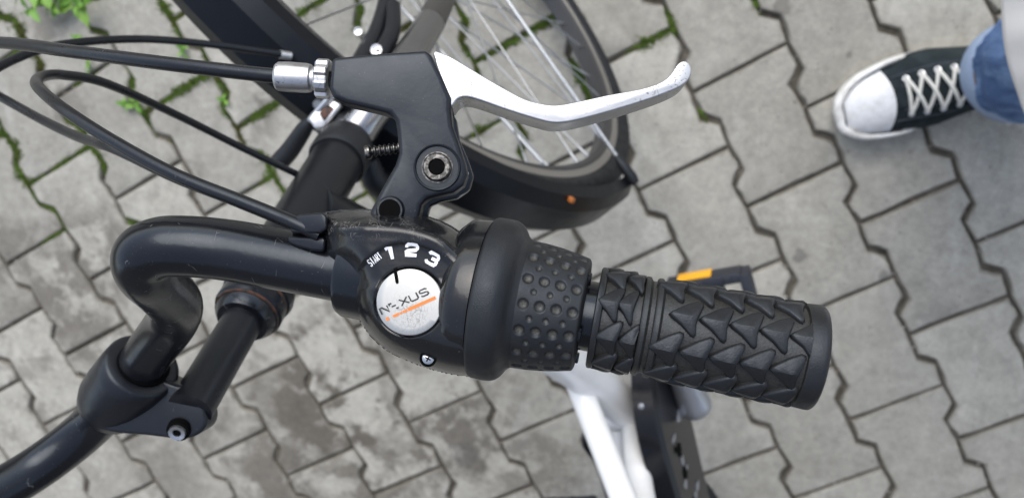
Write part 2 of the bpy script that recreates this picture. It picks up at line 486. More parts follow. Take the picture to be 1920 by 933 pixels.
def paver_bm(seed, bm=None, u0=0.0, v0=0.0, tilt=None):
    """one double-T paver; local outline in lattice units, centre (0.5, 0.5)"""
    r = random.Random(seed)
    own = bm is None
    if own: bm = bmesh.new()
    phs = [0.0, 0.06, 0.12, 0.185, 0.235, 0.285, 0.36, 0.43, 0.5, 0.57, 0.64, 0.715, 0.765, 0.815, 0.88, 0.94, 1.0]
    L_ = [(off(p), p) for p in phs]
    R_ = [(1 - off(p), p) for p in phs[::-1]]
    topl = [(a, 0.0) for a in (0.78, 0.5, 0.22)]
    botl = [(a, 1.0) for a in (0.22, 0.5, 0.78)]
    pts = L_ + botl + R_ + topl
    pts2 = []
    for (u, v) in pts:
        p = LA * (u - 0.5) * PW + LB * (v - 0.5) * PL
        pts2.append(Vector((p[0], p[1], 0)))
    n = len(pts2)
    cen = Vector((0, 0, 0))
    rings = []
    gap = 0.0020
    # mitred inward normals
    area = sum(pts2[i].x * pts2[(i + 1) % n].y - pts2[(i + 1) % n].x * pts2[i].y for i in range(n))
    sg_ = 1 if area > 0 else -1
    inn = []
    for i in range(n):
        t1_ = (pts2[i] - pts2[i - 1]).normalized(); t2_ = (pts2[(i + 1) % n] - pts2[i]).normalized()
        n1 = Vector((-t1_.y, t1_.x, 0)) * sg_; n2 = Vector((-t2_.y, t2_.x, 0)) * sg_
        inn.append((n1 + n2) / max(0.5, 1 + n1.dot(n2)))
    jit = [max(0, r.gauss(0.0004, 0.0009)) for _ in range(n)]
    for i in range(n):
        if r.random() < 0.16: jit[i] += r.uniform(0.001, 0.004)
    lay = bm.verts.layers.float.get('edge') or bm.verts.layers.float.new('edge')
    O = Vector((0, 0, 0))
    if not own:
        pp = LO + LA * (u0 + .5) * PW + LB * (v0 + .5) * PL; O = Vector((pp[0], pp[1], 0))
    for (ins, z, e) in ((gap, -0.045, 1.0), (gap, -0.0045, 1.0), (gap + 0.0009, -0.0012, 0.75), (gap + 0.0026, 0.0, 0.28), (gap + 0.0058, 0.0003, 0.0)):
        ring = []
        for i in range(n):
            k = jit[i] * (0.3 if z < -0.003 else 1 if z < -0.0001 else 0.8 if e > 0 else 0.0)
            vv = bm.verts.new(O + pts2[i] + inn[i] * (ins + k) + Vector((0, 0, z))); vv[lay] = e
            ring.append(vv)
        rings.append(ring)
    for A, B in zip(rings[:-1], rings[1:]):
        for i in range(n):
            bm.faces.new((A[i], A[(i + 1) % n], B[(i + 1) % n], B[i]))
    f_ = bm.faces.new(rings[-1])
    f_.normal_update()
    if own: bmesh.ops.triangulate(bm, faces=[f_], ngon_method='EAR_CLIP')
    return bm


pav_meshes = []
for s in range(10):
    bm = paver_bm(s); bmesh.ops.recalc_face_normals(bm, faces=bm.faces); sharp(bm, 60)
    me = bpy.data.meshes.new('paver'); bm.to_mesh(me); bm.free(); me.materials.append(M_pav); pav_meshes.append(me)
cells = []
centre = G(900, 470)
for k in range(-30, 22):
    for n_ in range(-20, 20):
        v0 = n_ + (0.0 if k % 2 == 0 else 0.5)
        c_ = lat(k + .5, v0 + .5)
        dx, dy = (c_.x - centre.x) / 1.25, (c_.y - centre.y)
        cells.append((math.hypot(dx, dy), k, v0))
cells.sort()
rp = random.Random(3)
for i, (d_, k, v0) in enumerate(cells[:300]):
    o = bpy.data.objects.new('paver', pav_meshes[rp.randrange(10)]); col.objects.link(o)
    c_ = lat(k + .5, v0 + .5)
    o.location = (c_.x + rp.gauss(0, .0005), c_.y + rp.gauss(0, .0005), rp.uniform(-0.0015, 0.0012))
    o.rotation_euler = (rp.gauss(0, 0.006), rp.gauss(0, 0.006), rp.gauss(0, 0.003))
    setpar(o, ground)
bm = bmesh.new()
for j, (d_, k, v0) in enumerate(cells[300:]):
    paver_bm(1000 + j % 40, bm, k, v0)
far = obj('outer_paving', bm, M_pav, ground, 60); tag(far, kind='stuff')

# ---- moss in the joints
M_moss = mat('moss', (0.06, 0.10, 0.02), 0.9, spec=0.2)
q = NB(M_moss); g_ = q.n('ShaderNodeNewGeometry')
mc = q.mix(q.ramp(q.noise(40, 4, 0.6, g_.outputs['Position']), [(0.35, 0.0), (0.65, 1.0)]), (0.055, 0.085, 0.015), (0.11, 0.19, 0.03))
mc = q.mix(q.ramp(q.noise(900, 2, 0.5, g_.outputs['Position']), [(0.4, 0.0), (0.75, 0.8)]), mc, (0.19, 0.27, 0.06))
mc = q.mix(q.ramp(q.noise(17, 3, 0.6, g_.outputs['Position']), [(0.52, 0.0), (0.66, 0.75)]), mc, (0.10, 0.072, 0.028))
q.l(mc, q.b.inputs['Base Color'])
spots = [(30, 50, 60), (60, 105, 45), (330, 30, 55), (310, 110, 45), (350, 150, 70), (250, 190, 70), (180, 230, 60), (410, 190, 60), (430, 260, 55), (510, 215, 60), (590, 30, 60), (545, 15, 70), (680, 40, 50),
         (660, 60, 45), (540, 380, 45), (505, 320, 50), (695, 330, 55), (25, 270, 45), (45, 330, 50), (90, 420, 40), (110, 300, 50), (165, 290, 40), (880, 70, 80), (960, 80, 90), (1020, 50, 70), (1075, 150, 45), (1085, 190, 45),
         (980, 265, 45), (1210, 85, 60), (1255, 50, 35), (1312, 225, 14), (1400, 15, 30), (865, 140, 60), (250, 420, 30), (440, 150, 60), (780, 20, 60), (600, 100, 60), (120, 120, 50), (640, 210, 50), (560, 270, 50), (900, 240, 40), (830, 40, 50),
         (750, 330, 60), (680, 400, 40), (-40, 200, 120), (-60, -80, 150), (200, -80, 150), (500, -100, 150), (800, -100, 120), (-200, 100, 200)]
spw = []
for (a, b, r) in spots:
    g = G(a, b); g2 = G(a + r, b); spw.append((g.x, g.y, (g2 - g).length))


def mossy(p):
    m_ = 0
    for (x, y, r) in spw:
        d2 = ((p.x - x) ** 2 + (p.y - y) ** 2) / (r * r)
        if d2 < 4: m_ = max(m_, math.exp(-d2))
    return m_


bm = bmesh.new()
rm = random.Random(11)
def tuft(p, s):
    # a small cushion of short pointed leaves
    for k in range(5):
        a = rm.uniform(0, 6.28); tl = rm.uniform(0.2, 1.0)
        d_ = Vector((math.cos(a) * tl, math.sin(a) * tl, rm.uniform(0.5, 1.0))).normalized()
        sd_ = Vector((-math.sin(a), math.cos(a), 0)) * s * 0.38
        b_ = p + Vector((rm.gauss(0, s * .5), rm.gauss(0, s * .5), 0))
        A = bm.verts.new(b_ - sd_); B = bm.verts.new(b_ + sd_); C = bm.verts.new(b_ + d_ * s * 0.8 + sd_ * 1.0); D = bm.verts.new(b_ + d_ * s * 0.8 - sd_ * 1.0); E_ = bm.verts.new(b_ + d_ * s * 1.5)
        bm.faces.new((A, B, C, D)); bm.faces.new((D, C, E_))
def moss_line(pa, pb, n):
    for i in range(n):
        t = rm.random(); p = pa.lerp(pb, t)
        mv = mossy(p)
        nz = mnoise.noise(p * 22) * 0.5 + mnoise.noise(p * 60) * 0.3
        a = mv + nz * 0.75 - 0.35
        if a > 0 and rm.random() < a * 1.7 + 0.1:
            wd = 0.0022 + 0.0036 * min(1, a)
            q_ = p + Vector((rm.gauss(0, wd), rm.gauss(0, wd), -0.006 + 0.0055 * min(1, a * 1.6)))
            tuft(q_, rm.uniform(0.0014, 0.0030))
for k in range(-16, 6):
    for n_ in range(-11, 6):
        v0 = n_ + (0.0 if k % 2 == 0 else 0.5)
        cc = lat(k, v0 + .5)
        if min((cc.x - x) ** 2 + (cc.y - y) ** 2 for x, y, r in spw) > 0.09: continue
        prev = None
        for j in range(21):
            ph = j / 20; p = lat(k + off(ph), v0 + ph)
            if prev: moss_line(prev, p, 26)
            prev = p
        moss_line(lat(k - .06, v0), lat(k + 1.06, v0), 330)
moss = obj('moss', bm, M_moss, None, normals=False)
tag(moss, 'green and brownish moss growing in the paving joints', 'moss', kind='stuff')

# ---- grit and dry bits lying in and beside the joints
M_grit = mat('grit', (0.22, 0.19, 0.15), 0.9)
q = NB(M_grit); g_ = q.n('ShaderNodeNewGeometry'); q.l(q.ramp(g_.outputs['Random Per Island'], [(0.0, (0.10, 0.085, 0.06)), (0.5, (0.26, 0.23, 0.19)), (0.8, (0.40, 0.38, 0.34)), (1.0, (0.30, 0.17, 0.07))]), q.b.inputs['Base Color'])
bm = bmesh.new(); rg_ = random.Random(21)
def grain(p, s_):
    M_ = Matrix.Translation(p) @ Matrix.Rotation(rg_.uniform(0, 6.28), 4, 'Z') @ Matrix.Diagonal((s_ * rg_.uniform(.7, 1.7), s_ * rg_.uniform(.6, 1.1), s_ * .6, 1))
    r_ = bmesh.ops.create_icosphere(bm, subdivisions=1, radius=1, matrix=M_)
    for v in r_['verts']: v.co += Vector((rg_.gauss(0, .15), rg_.gauss(0, .15), rg_.gauss(0, .1))) * s_
for k in range(-13, 4):
    for n_ in range(-8, 4):
        v0 = n_ + (0.0 if k % 2 == 0 else 0.5)
        for j in range(7):
            ph = rg_.random()
            p = lat(k + off(ph), v0 + ph) if rg_.random() < .6 else lat(k + rg_.random(), v0)
            far_ = rg_.random() < .2
            p = p + Vector((rg_.gauss(0, .012 if far_ else .0022), rg_.gauss(0, .012 if far_ else .0022), 0)); p.z = .001 if far_ else -.0045
            grain(p, rg_.choice((.0008, .0011, .0015, .0022)))
tag(obj('grit', bm, M_grit, None, 60), 'scattered grit and dry crumbs in the paving joints', 'grit', kind='stuff')

# ---- weeds
M_leaf = mat('weed_leaf', (0.10, 0.26, 0.03), 0.55)
q = NB(M_leaf); oi = q.n('ShaderNodeObjectInfo')
lc = q.mix(oi.outputs['Random'], (0.085, 0.23, 0.025), (0.20, 0.37, 0.05)); q.l(lc, q.b.inputs['Base Color'])
q.b.inputs['Subsurface Weight'].default_value = 0.0
M_stalk = mat('weed_stalk', (0.12, 0.22, 0.05), 0.6)


def leaf_mesh(nm, L, W, lob):
    bm = bmesh.new(); mid_, le, ri = [], [], []
    for i in range(7):
        t = i / 6; wd = W * (math.sin(math.pi * t ** 0.75) ** 0.8 if 0 < t < 1 else 0.02) * (1 + lob * math.cos(t * 19))
        z = -0.25 * L * t * t + 0.1 * L * t
        mid_.append(bm.verts.new((L * t, 0, z))); le.append(bm.verts.new((L * t, wd / 2, z + wd * 0.18))); ri.append(bm.verts.new((L * t, -wd / 2, z + wd * 0.18)))
    for i in range(6):
        bm.faces.new((mid_[i], mid_[i + 1], le[i + 1], le[i])); bm.faces.new((ri[i], ri[i + 1], mid_[i + 1], mid_[i]))
    sharp(bm, 60); me = bpy.data.meshes.new(nm); bm.to_mesh(me); bm.free(); me.materials.append(M_leaf); return me


lms = [leaf_mesh('leaf', 0.030, 0.013, 0.18), leaf_mesh('leaf', 0.024, 0.012, 0.1), leaf_mesh('leaf', 0.018, 0.0085, 0.22)]


def weed(name, base, nl, spread, hgt, sc_, label, group=None, seed=1):
    r = random.Random(seed)
    root = empty(name, base); tag(root, label, 'weed', group)
    ns = max(2, nl // 5)
    for s in range(ns):
        a = r.uniform(0, 6.28); rr = spread * math.sqrt(r.random())
        top = base + Vector((math.cos(a) * rr, math.sin(a) * rr, hgt * r.uniform(.5, 1)))
        pts = [base + Vector((0, 0, -0.008)), base.lerp(top, .5) + Vector((0, 0, hgt * .2)), top]
        tube('stalk', pts, 0.0009 * sc_ ** .5, M_stalk, root, 5, 3)
        for j in range(nl // ns):
            t = r.uniform(.45, 1); o = bpy.data.objects.new('leaf', r.choice(lms)); col.objects.link(o)
            o.location = base.lerp(top, t) + Vector((0, 0, hgt * .12))
            s_ = sc_ * r.uniform(.7, 1.2); o.scale = (s_, s_, s_)
            o.rotation_euler = (r.gauss(0, .35), r.uniform(-.7, .15), r.uniform(0, 6.28))
            setpar(o, root)


weed('weed', G(122, -8), 62, 0.062, 0.05, 1.15, 'large bright green weed at the top left corner of the paving', seed=2)
weed('weed', G(150, 70), 6, 0.012, 0.01, 0.55, 'tiny weed just below the large bright green weed', seed=9)
weed('weed', G(258, 205), 14, 0.02, 0.012, 0.62, 'small weed sprouting in the joint between the looped cables', seed=3)
weed('weed', G(345, 95), 9, 0.014, 0.012, 0.6, 'small weed beside the upper brake cable left of the mudguard', seed=4)
weed('weed', G(175, 128), 6, 0.012, 0.01, 0.5, 'tiny weed in the joint under the thick brake cable', seed=5)
weed('weed', G(425, 185), 6, 0.012, 0.010, 0.5, 'tiny weed in the joint left of the front mudguard', seed=6)

# ------------------------------------------------------------------ bicycle frames of reference
WCEN = Vector((-0.25407899, 0.10304414, 0.33459072))
yaw, lean = 2.30817509, 0.24627137
FW = Vector((math.cos(yaw), math.sin(yaw), 0)); SDL = Vector((-math.sin(yaw), math.cos(yaw), 0))
UP = Vector((0, 0, math.cos(lean))) + SDL * math.sin(lean); NR = FW.cross(UP)


def WP(f, u, n): return WCEN + FW * f + UP * u + NR * n


HA = math.radians(72.9)
def SA(s, n=0.0, fo=0.0):
    """point on the steering axis, s metres up from the axle foot"""
    return WP(-0.045 * math.sin(HA) - s * math.cos(HA) + fo * math.sin(HA), -0.045 * math.cos(HA) + s * math.sin(HA) + fo * math.cos(HA), n)


SDIR = (SA(1) - SA(0)).normalized()
bike = empty('bicycle', WP(0, -0.347, 0))
tag(bike, 'black and white city bicycle with scuffed handlebar shifter, leaning over the paving', 'bicycle')

# ------------------------------------------------------------------ handlebar
def ax_z(x): return 1.0 / (1 / 0.278 + (1 / 0.250 - 1 / 0.278) * (x - 450) / 1090.0)
def ax_y(x): return 472 + (x - 450) * 0.1835
def AXP(x): return P(x, ax_y(x), ax_z(x))
EA = (AXP(1540) - AXP(450)).normalized()                 # along the grip, towards its end
VA = -(AXP(1000) - Vector(CAM)); VA = (VA - EA * VA.dot(EA)).normalized()   # towards the camera
WA = EA.cross(VA)
if WA.dot(Vector(WC[:, 1])) < 0: WA = -WA                # towards image bottom
A0 = AXP(900)
PXM = ax_z(1000) / FPX                                    # metres per pixel at the bar


def T(x): return (AXP(x) - A0).dot(EA)
def cyl(t, r, phi): return A0 + EA * t + (VA * math.cos(phi) + WA * math.sin(phi)) * r


bar_pts = [AXP(x) for x in (1530, 1300, 1000, 750, 600, 500)]
bar_px = [(430, 469, .2785), (360, 462, .2790), (305, 463, .2800), (272, 479, .2830), (275, 510, .2920), (305, 541, .3100), (328, 570, .3280), (322, 603, .3450), (285, 655, .3620), (236, 725, .3800), (172, 796, .3950),
          (90, 862, .3930), (0, 918, .3800), (-130, 985, .3600), (-330, 1060, .3450), (-600, 1140, .3350)]
bar_pts += [P(*b) for b in bar_px]
tube('handlebar', bar_pts, 0.0111, M_bar, bike, 40, 10)
lg = [P(-330, 1060, .3450), P(-600, 1140, .3350)]
lathe('left_grip', [(0.0, 0.0112), (0.0, 0.0165), (0.003, 0.0168), (0.05, 0.0158), (0.11, 0.0165), (0.116, 0.015), (0.117, 0.0)], lg[1], (lg[1] - lg[0]), M_grip, bike)

# ------------------------------------------------------------------ stem, headset, head tube
cb0, cb1 = P(285, 655, .362), P(180, 788, .394)
cdv = (cb1 - cb0).normalized()
cc0 = P(236, 725, .380)
stem = lathe('stem', [(-0.0205, 0.0112), (-0.0210, 0.0160), (-0.0195, 0.0176), (-0.012, 0.0182), (0.0, 0.0184), (0.010, 0.0182), (0.017, 0.0165), (0.0205, 0.0140), (0.0215, 0.0112)], cc0, cdv, M_matte, bike, 48, ang=50)
ztop = .371
arm = [(190, 690), (240, 678), (300, 708), (335, 722), (358, 722), (384, 770), (385, 798), (370, 815), (340, 823), (270, 816), (205, 810), (168, 792), (160, 745)]
prism('stem_arm', [P(a, b, ztop) for a, b in smooth_px(arm, 3)], AX * 0.016, M_matte, stem, 0.0062, 5)
tube('clamp_gasket', [cc0 - cdv * 0.0222, cc0 - cdv * 0.0195], 0.0122, M_hole, stem, 40)
bc = P(342, 806, ztop + 0.010); bdir = (P(342, 830, ztop) - P(342, 806, ztop)).normalized()
bdir = (Vector(WC[:, 1]) * .45 - AX).normalized()
bc = P(338, 801, ztop + 0.0012)
lathe('bolt_recess', [(0.0040, 0.0), (0.0030, 0.0055), (0.0002, 0.0058), (0.0002, 0.0048), (-0.004, 0.0046), (-0.004, 0.0)], bc, bdir, M_hole, stem, 24)
lathe('clamp_bolt', [(0.0008, 0.0), (0.0008, 0.0018), (0.0043, 0.0021), (0.0047, 0.0040), (0.001, 0.0043), (-0.003, 0.0043)], bc, bdir, M_steel, stem, 12)
lathe('clamp_nut', [(-0.004, 0.0), (-0.004, 0.0046), (0.004, 0.0046), (0.005, 0.003), (0.005, 0.0)], P(312, 712, .385), EA, M_matte, stem, 12)
tube('quill', [SA(0.55), SA(0.60), SA(0.648)], 0.0108, M_matte, stem, 32)
hs = lathe('headset', [(0, 0.0), (0, 0.0195), (0.006, 0.0205), (0.010, 0.0195), (0.011, 0.0178), (0.0135, 0.0178), (0.014, 0.0190), (0.021, 0.0190), (0.0225, 0.0172), (0.026, 0.0168), (0.030, 0.0140), (0.0302, 0.0107)], SA(0.555), SDIR, M_bar, bike, 40, ang=30)
lathe('rusty_ring', [(0, 0.0175), (0, 0.0186), (0.0022, 0.0186), (0.0022, 0.0175)], SA(0.555) + SDIR * 0.0112, SDIR, M_rust, hs, 40, close=True)
lathe('rusty_ring', [(0, 0.0165), (0, 0.01785), (0.0016, 0.01775), (0.0016, 0.0165)], SA(0.555) + SDIR * 0.0225, SDIR, M_rust, hs, 40, close=True)
ht = lathe('head_tube', [(0, 0.0), (0, 0.0188), (0.002, 0.019), (0.16, 0.0185), (0.16, 0.0)], SA(0.397), SDIR, M_dkpaint, bike, 48)
lathe('lower_cup', [(-0.006, 0.0), (-0.006, 0.0180), (0.0, 0.0208), (0.010, 0.0217), (0.022, 0.0217), (0.025, 0.0205), (0.025, 0.018)], SA(0.388), SDIR, M_rubber, ht, 48, ang=60)

# ------------------------------------------------------------------ fork
fk = tube('fork_crown', [SA(0.352), SA(0.372), SA(0.390)], [0.019, 0.0190, 0.0165], M_chrome, bike, 36)
def leg(sg):
    # unicrown blade: leaves the crown sideways, curves down to the axle
    pts = [SA(0.378, 0.000 * sg), SA(0.368, 0.014 * sg), SA(0.345, 0.030 * sg), SA(0.30, 0.042 * sg), SA(0.23, 0.050 * sg), SA(0.16, 0.052 * sg, .003), SA(0.09, 0.052 * sg, .014), SA(0.04, 0.052 * sg, .030), WP(0, 0, 0.052 * sg)]
    return pts
for sg in (1, -1):
    L_ = leg(sg)
    tube('fork_leg', L_[:5], [0.0155, 0.0150, 0.0145, 0.0138, 0.0128], M_chrome, fk, 28, 6)
    tube('fork_leg', L_[4:], [0.0128, 0.0118, 0.0105, 0.0090, 0.0080], M_forkgrey, fk, 24, 6)

# ------------------------------------------------------------------ front wheel
def make_wheel(name, fn, parent, master=None):
    """fn(f,u,n) -> world"""
    root = empty(name, fn(0, 0, 0)); setpar(root, parent); 
    o_ = fn(0, 0, 0); ax_ = (fn(0, 0, 1) - o_).normalized(); ref = fn(1, 0, 0) - o_
    prof = []
    for k in range(20):
        a = 2 * math.pi * k / 20
        prof.append((0.0180 * math.sin(a), 0.3325 + 0.0150 * math.cos(a)))
    def tread(t, r, a):
        if r > 0.3385:
            k = int(a / (2 * math.pi) * 120 * 2 + (1 if t > 0 else 0))
            return r + (0.0012 if (k % 2 == 0) else -0.0004)
        return r
    lathe('tyre', prof, o_, ax_, M_tyre, root, 240, ref, 50, True, tread)
    lathe('rim', [(-0.011, 0.3225), (-0.0120, 0.3220), (-0.0120, 0.3080), (-0.009, 0.3040), (0.009, 0.3040), (0.0120, 0.3080), (0.0120, 0.3220), (0.011, 0.3225)], o_, ax_, M_rimdark, root, 120, ref, 30, True)
    for sg in (1, -1):
        lathe('brake_track', [(0.0118 * sg, 0.3125), (0.0127 * sg, 0.3130), (0.0127 * sg, 0.3213), (0.0118 * sg, 0.3217)], o_, ax_, M_rim, root, 120, ref, 30, True)
    lathe('rim_bed', [(-0.0085, 0.3045), (-0.0085, 0.3033), (0.0085, 0.3033), (0.0085, 0.3045)], o_, ax_, M_rimdark, root, 120, ref, 30, True)
    lathe('hub', [(-0.048, 0), (-0.048, 0.006), (-0.036, 0.006), (-0.036, 0.012), (-0.033, 0.021), (-0.030, 0.021), (-0.027, 0.013), (0.027, 0.013), (0.030, 0.021), (0.033, 0.021), (0.036, 0.012), (0.036, 0.006), (0.06, 0.006), (0.06, 0)], o_, ax_, M_steel, root, 24)
    sm = None
    for k in range(36):
        side = 1 if k % 2 else -1
        ra = 2 * math.pi * k / 36
        ha = ra + (1 if (k // 2) % 2 else -1) * math.radians(62)
        a_ = fn(0.0195 * math.cos(ha), 0.0195 * math.sin(ha), side * 0.0315); b_ = fn(0.305 * math.cos(ra), 0.305 * math.sin(ra), side * 0.003)
        bm = bmesh.new(); add_tube(bm, [a_, a_.lerp(b_, 0.94), a_.lerp(b_, 0.945), b_], [0.00105, 0.00105, 0.0019, 0.0019], 6)
        obj('spoke', bm, M_spoke, root, 60)
    return root


make_wheel('front_wheel', WP, bike)

# mudguard: faceted band
bm = bmesh.new()
a0, a1 = math.radians(38), math.radians(175)
prof = [(-0.031, -0.020), (-0.029, -0.008), (-0.016, 0.0), (0.016, 0.0), (0.029, -0.008), (0.031, -0.020)]
inner = [(0.0295, -0.020), (0.0275, -0.0095), (0.0155, -0.0018), (-0.0155, -0.0018), (-0.0275, -0.0095), (-0.0295, -0.020)]
allp = prof + inner
rows = []
NS = 90
for i in range(NS + 1):
    a = a0 + (a1 - a0) * i / NS
    sc_ = 1.0
    rows.append([bm.verts.new(WP((0.3655 + dr) * math.cos(a), (0.3655 + dr) * math.sin(a), n * sc_)) for (n, dr) in allp])
for A, B in zip(rows[:-1], rows[1:]):
    for k in range(len(allp)):
        k2 = (k + 1) % len(allp); bm.faces.new((A[k], A[k2], B[k2], B[k]))
bm.faces.new(rows[0]); bm.faces.new(rows[-1][::-1])
mg = obj('mudguard', bm, M_fender, bike, 22)
ae = math.radians(174)
for sg in (1, -1):
    e_ = WP(0.352 * math.cos(ae), 0.352 * math.sin(ae), 0.034 * sg)
    tube('mudguard_stay', [WP(-0.012, 0.0, 0.057 * sg), e_.lerp(WP(0, 0, 0.057 * sg), .5), e_], 0.0021, M_steel, mg, 8)
    bm = bmesh.new(); dv = (e_ - WP(0, 0, 0.05 * sg)).normalized()
    add_tube(bm, [e_ - dv * 0.030, e_ - dv * 0.02, e_, e_ + dv * .008], [0.003, 0.0055, 0.0065, 0.004], 10)
    obj('stay_clip', bm, M_rubber, mg, 50)
tube('mudguard_bolt', [WP(0.366 * math.cos(1.9), 0.366 * math.sin(1.9), 0.0), WP(0.369 * math.cos(1.9), 0.369 * math.sin(1.9), 0.0)], 0.004, M_steel, mg, 10)
ra_ = math.radians(150)
bm = bmesh.new()
add_box(bm, WP(0.3605 * math.cos(ra_), 0.3605 * math.sin(ra_), 0.0275), (WP(-math.sin(ra_), math.cos(ra_), 0) - WCEN) * 0.003, (WP(0.55 * math.cos(ra_), 0.55 * math.sin(ra_), -0.8) - WCEN) * 0.0025, (WP(math.cos(ra_), math.sin(ra_), .5) - WCEN) * 0.0030, 0.0008)
obj('orange_tab', bm, M_tab, mg)

# ---- front rim brake
def vb(name, pts, rad, mt, parent, seg=16, n=5): return tube(name, pts, rad, mt, parent, seg, n)
rb = vb('rim_brake', [P(617, 256, .600), P(604, 275, .60), P(590, 300, .61)], [0.006, 0.0065, 0.005], M_steel, bike)
vb('brake_boot', [P(583, 226, .585), P(570, 243, .59), P(545, 280, .60), P(522, 306, .605)], [0.0042, 0.0062, 0.0072, 0.0074], M_rubber, rb)
vb('cable_tip', [P(512, 301, .606), P(500, 300, .607)], [0.0035, 0.0028], M_steel, rb, 12)
vb('brake_noodle', [P(568, 246, .588), P(582, 226, .585), P(600, 205, .580), P(640, 160, .575), P(690, 120, .59)], [0.0028, 0.0030, 0.0030, 0.0027, 0.0027], M_steel, rb, 12)
link = [(577, 222), (612, 178), (640, 196), (607, 240), (590, 242)]
prism('brake_link', [P(a, b, .578) for a, b in link], AX * 0.010, M_steel, rb, 0.0015)
link2 = [(598, 213), (612, 192), (626, 204), (608, 228)]
prism('brake_link_insert', [P(a, b, .5772) for a, b in link2], AX * 0.004, M_rust, rb, 0.0008)
vb('brake_arm', [P(668, 138, .62), P(690, 95, .64), P(706, 62, .655), P(722, 10, .68), P(728, -40, .70)], [0.009, 0.0085, 0.0075, 0.007, 0.007], M_matte, rb)
vb('brake_arm', [P(712, 110, .63), P(735, 60, .65), P(738, 10, .67)], [0.008, 0.007, 0.006], M_matte, rb)
for (a, b, z, r) in ((672, 59, .645, .0036), (706, 94, .625, .0046)):
    lathe('brake_bolt', [(0, 0), (0, r * .5), (.001, r * .55), (.0014, r), (-.004, r), (-.012, r * .8)], P(a, b, z), -AX, M_steel, rb, 12)
vb('brake_arm', [P(690, 300, .60), P(705, 340, .61), P(728, 352, .63), P(742, 310, .65)], [0.008, 0.010, 0.011, 0.008], M_rubber, rb)

# ------------------------------------------------------------------ brake lever
ZL = .2575
def LP(pts, z=ZL, n=0): 
    return [P(a, b, z) for a, b in (smooth_px(pts, n) if n else pts)]
body = [(621, 108), (700, 100), (797, 94), (808, 100), (828, 142), (846, 184), (845, 205), (848, 235), (860, 268), (873, 308), (876, 328), (869, 347), (850, 361), (822, 367), (800, 372), (790, 384), (782, 420), (740, 440), (690, 425),
        (694, 394), (716, 352), (741, 308), (747, 286), (744, 245), (741, 226), (731, 213), (690, 203), (650, 194), (624, 184), (616, 165)]
lever = prism('brake_lever', LP(body), AX * 0.0115, M_matte, bike, 0.0017, 4)
low = [(744, 190), (838, 190), (856, 225), (862, 262), (878, 300), (888, 330), (880, 356), (856, 372), (826, 378), (806, 386), (797, 420), (740, 440), (700, 420), (722, 352), (760, 300)]
prism('lower_bracket', LP(low, ZL + 0.0125), AX * 0.006, M_plastic, lever, 0.001, 2)
wsh = [(820, 300), (868, 300), (879, 325), (872, 348), (850, 363), (815, 366), (800, 340)]
prism('nylon_washer', LP(wsh, ZL + 0.0112), AX * 0.0018, M_cream, lever, 0.0003, 1)
blk = [(640, 110), (795, 108), (838, 186), (838, 200), (748, 212), (650, 190)]
prism('cable_block', LP(blk, ZL + 0.010), AX * 0.006, M_matte, lever, 0.0016, 3)
blade = [(812, 101), (832, 101), (852, 110), (880, 127), (915, 148), (950, 168), (985, 186), (1015, 194), (1045, 197), (1090, 189), (1140, 178), (1190, 169), (1222, 161), (1246, 150), (1260, 136), (1270, 121), (1282, 114), (1293, 119), (1297, 133),
         (1292, 148), (1276, 162), (1245, 176), (1205, 190), (1150, 207), (1095, 222), (1062, 229), (1035, 230), (1005, 223), (950, 206), (905, 190), (876, 182), (858, 186), (846, 200), (838, 178)]
bm = bmesh.new(); 
top = [P(a, b, ZL + 0.0015) for a, b in smooth_px(blade, 3)]
add_prism(bm, top, AX * 0.0125 + Vector(WC[:, 1]) * 0.0012, 0.0016, 4)
obj('lever_blade', bm, M_alu, lever, 40)
# pivot bolt
pc = P(820, 314, ZL)
lathe('pivot_boss', [(0.0002, 0.0), (0.0002, 0.0070), (0.0013, 0.0072), (0.0015, 0.0076), (0.0003, 0.0079), (-0.002, 0.0080)], pc, -AX, M_matte, lever, 48, ang=25)
def hexr(t, r, a): return r
lathe('pivot_bolt', [(-0.001, 0.0), (-0.001, 0.0022), (0.0022, 0.0025), (0.0026, 0.0028), (0.0026, 0.0042), (0.0021, 0.0047), (0.0005, 0.0048), (0.0005, 0.0052)], pc, -AX, M_bolt, lever, 48, ang=25)
bm = bmesh.new(); add_lathe(bm, [(0.00262, 0.0), (0.00262, 0.0026)], pc, -AX, 6)
obj('hex_socket', bm, M_hole, lever)
lathe('clamp_bore', [(0.0008, 0.0), (0.0008, 0.0030), (0.0016, 0.0036), (0.0016, 0.0042), (0.0003, 0.0048)], P(732, 394, ZL), -AX, M_plastic, lever, 32, ang=25)
lathe('clamp_bore_shade_disc', [(0.0017, 0.0), (0.0017, 0.0036)], P(732, 394, ZL), -AX, M_hole, lever, 24)  # flat dark disc over the bore, shade of the hole painted in
# spring screw
s0, s1 = P(684, 286, ZL + .005), P(752, 277, ZL + .005); sdv = s1 - s0; sl_ = sdv.length
pr = [(0, 0), (0, .0020), (.0004, .0024), (.0018, .0024), (.0024, .0016)]
t = .0026
while t < sl_:
    pr += [(t, .00135), (t + .0004, .00125), (t + .0008, .0019), (t + .0011, .0019)]; t += .00165
lathe('reach_screw', pr, s0, sdv, M_bolt, lever, 20, ang=25)
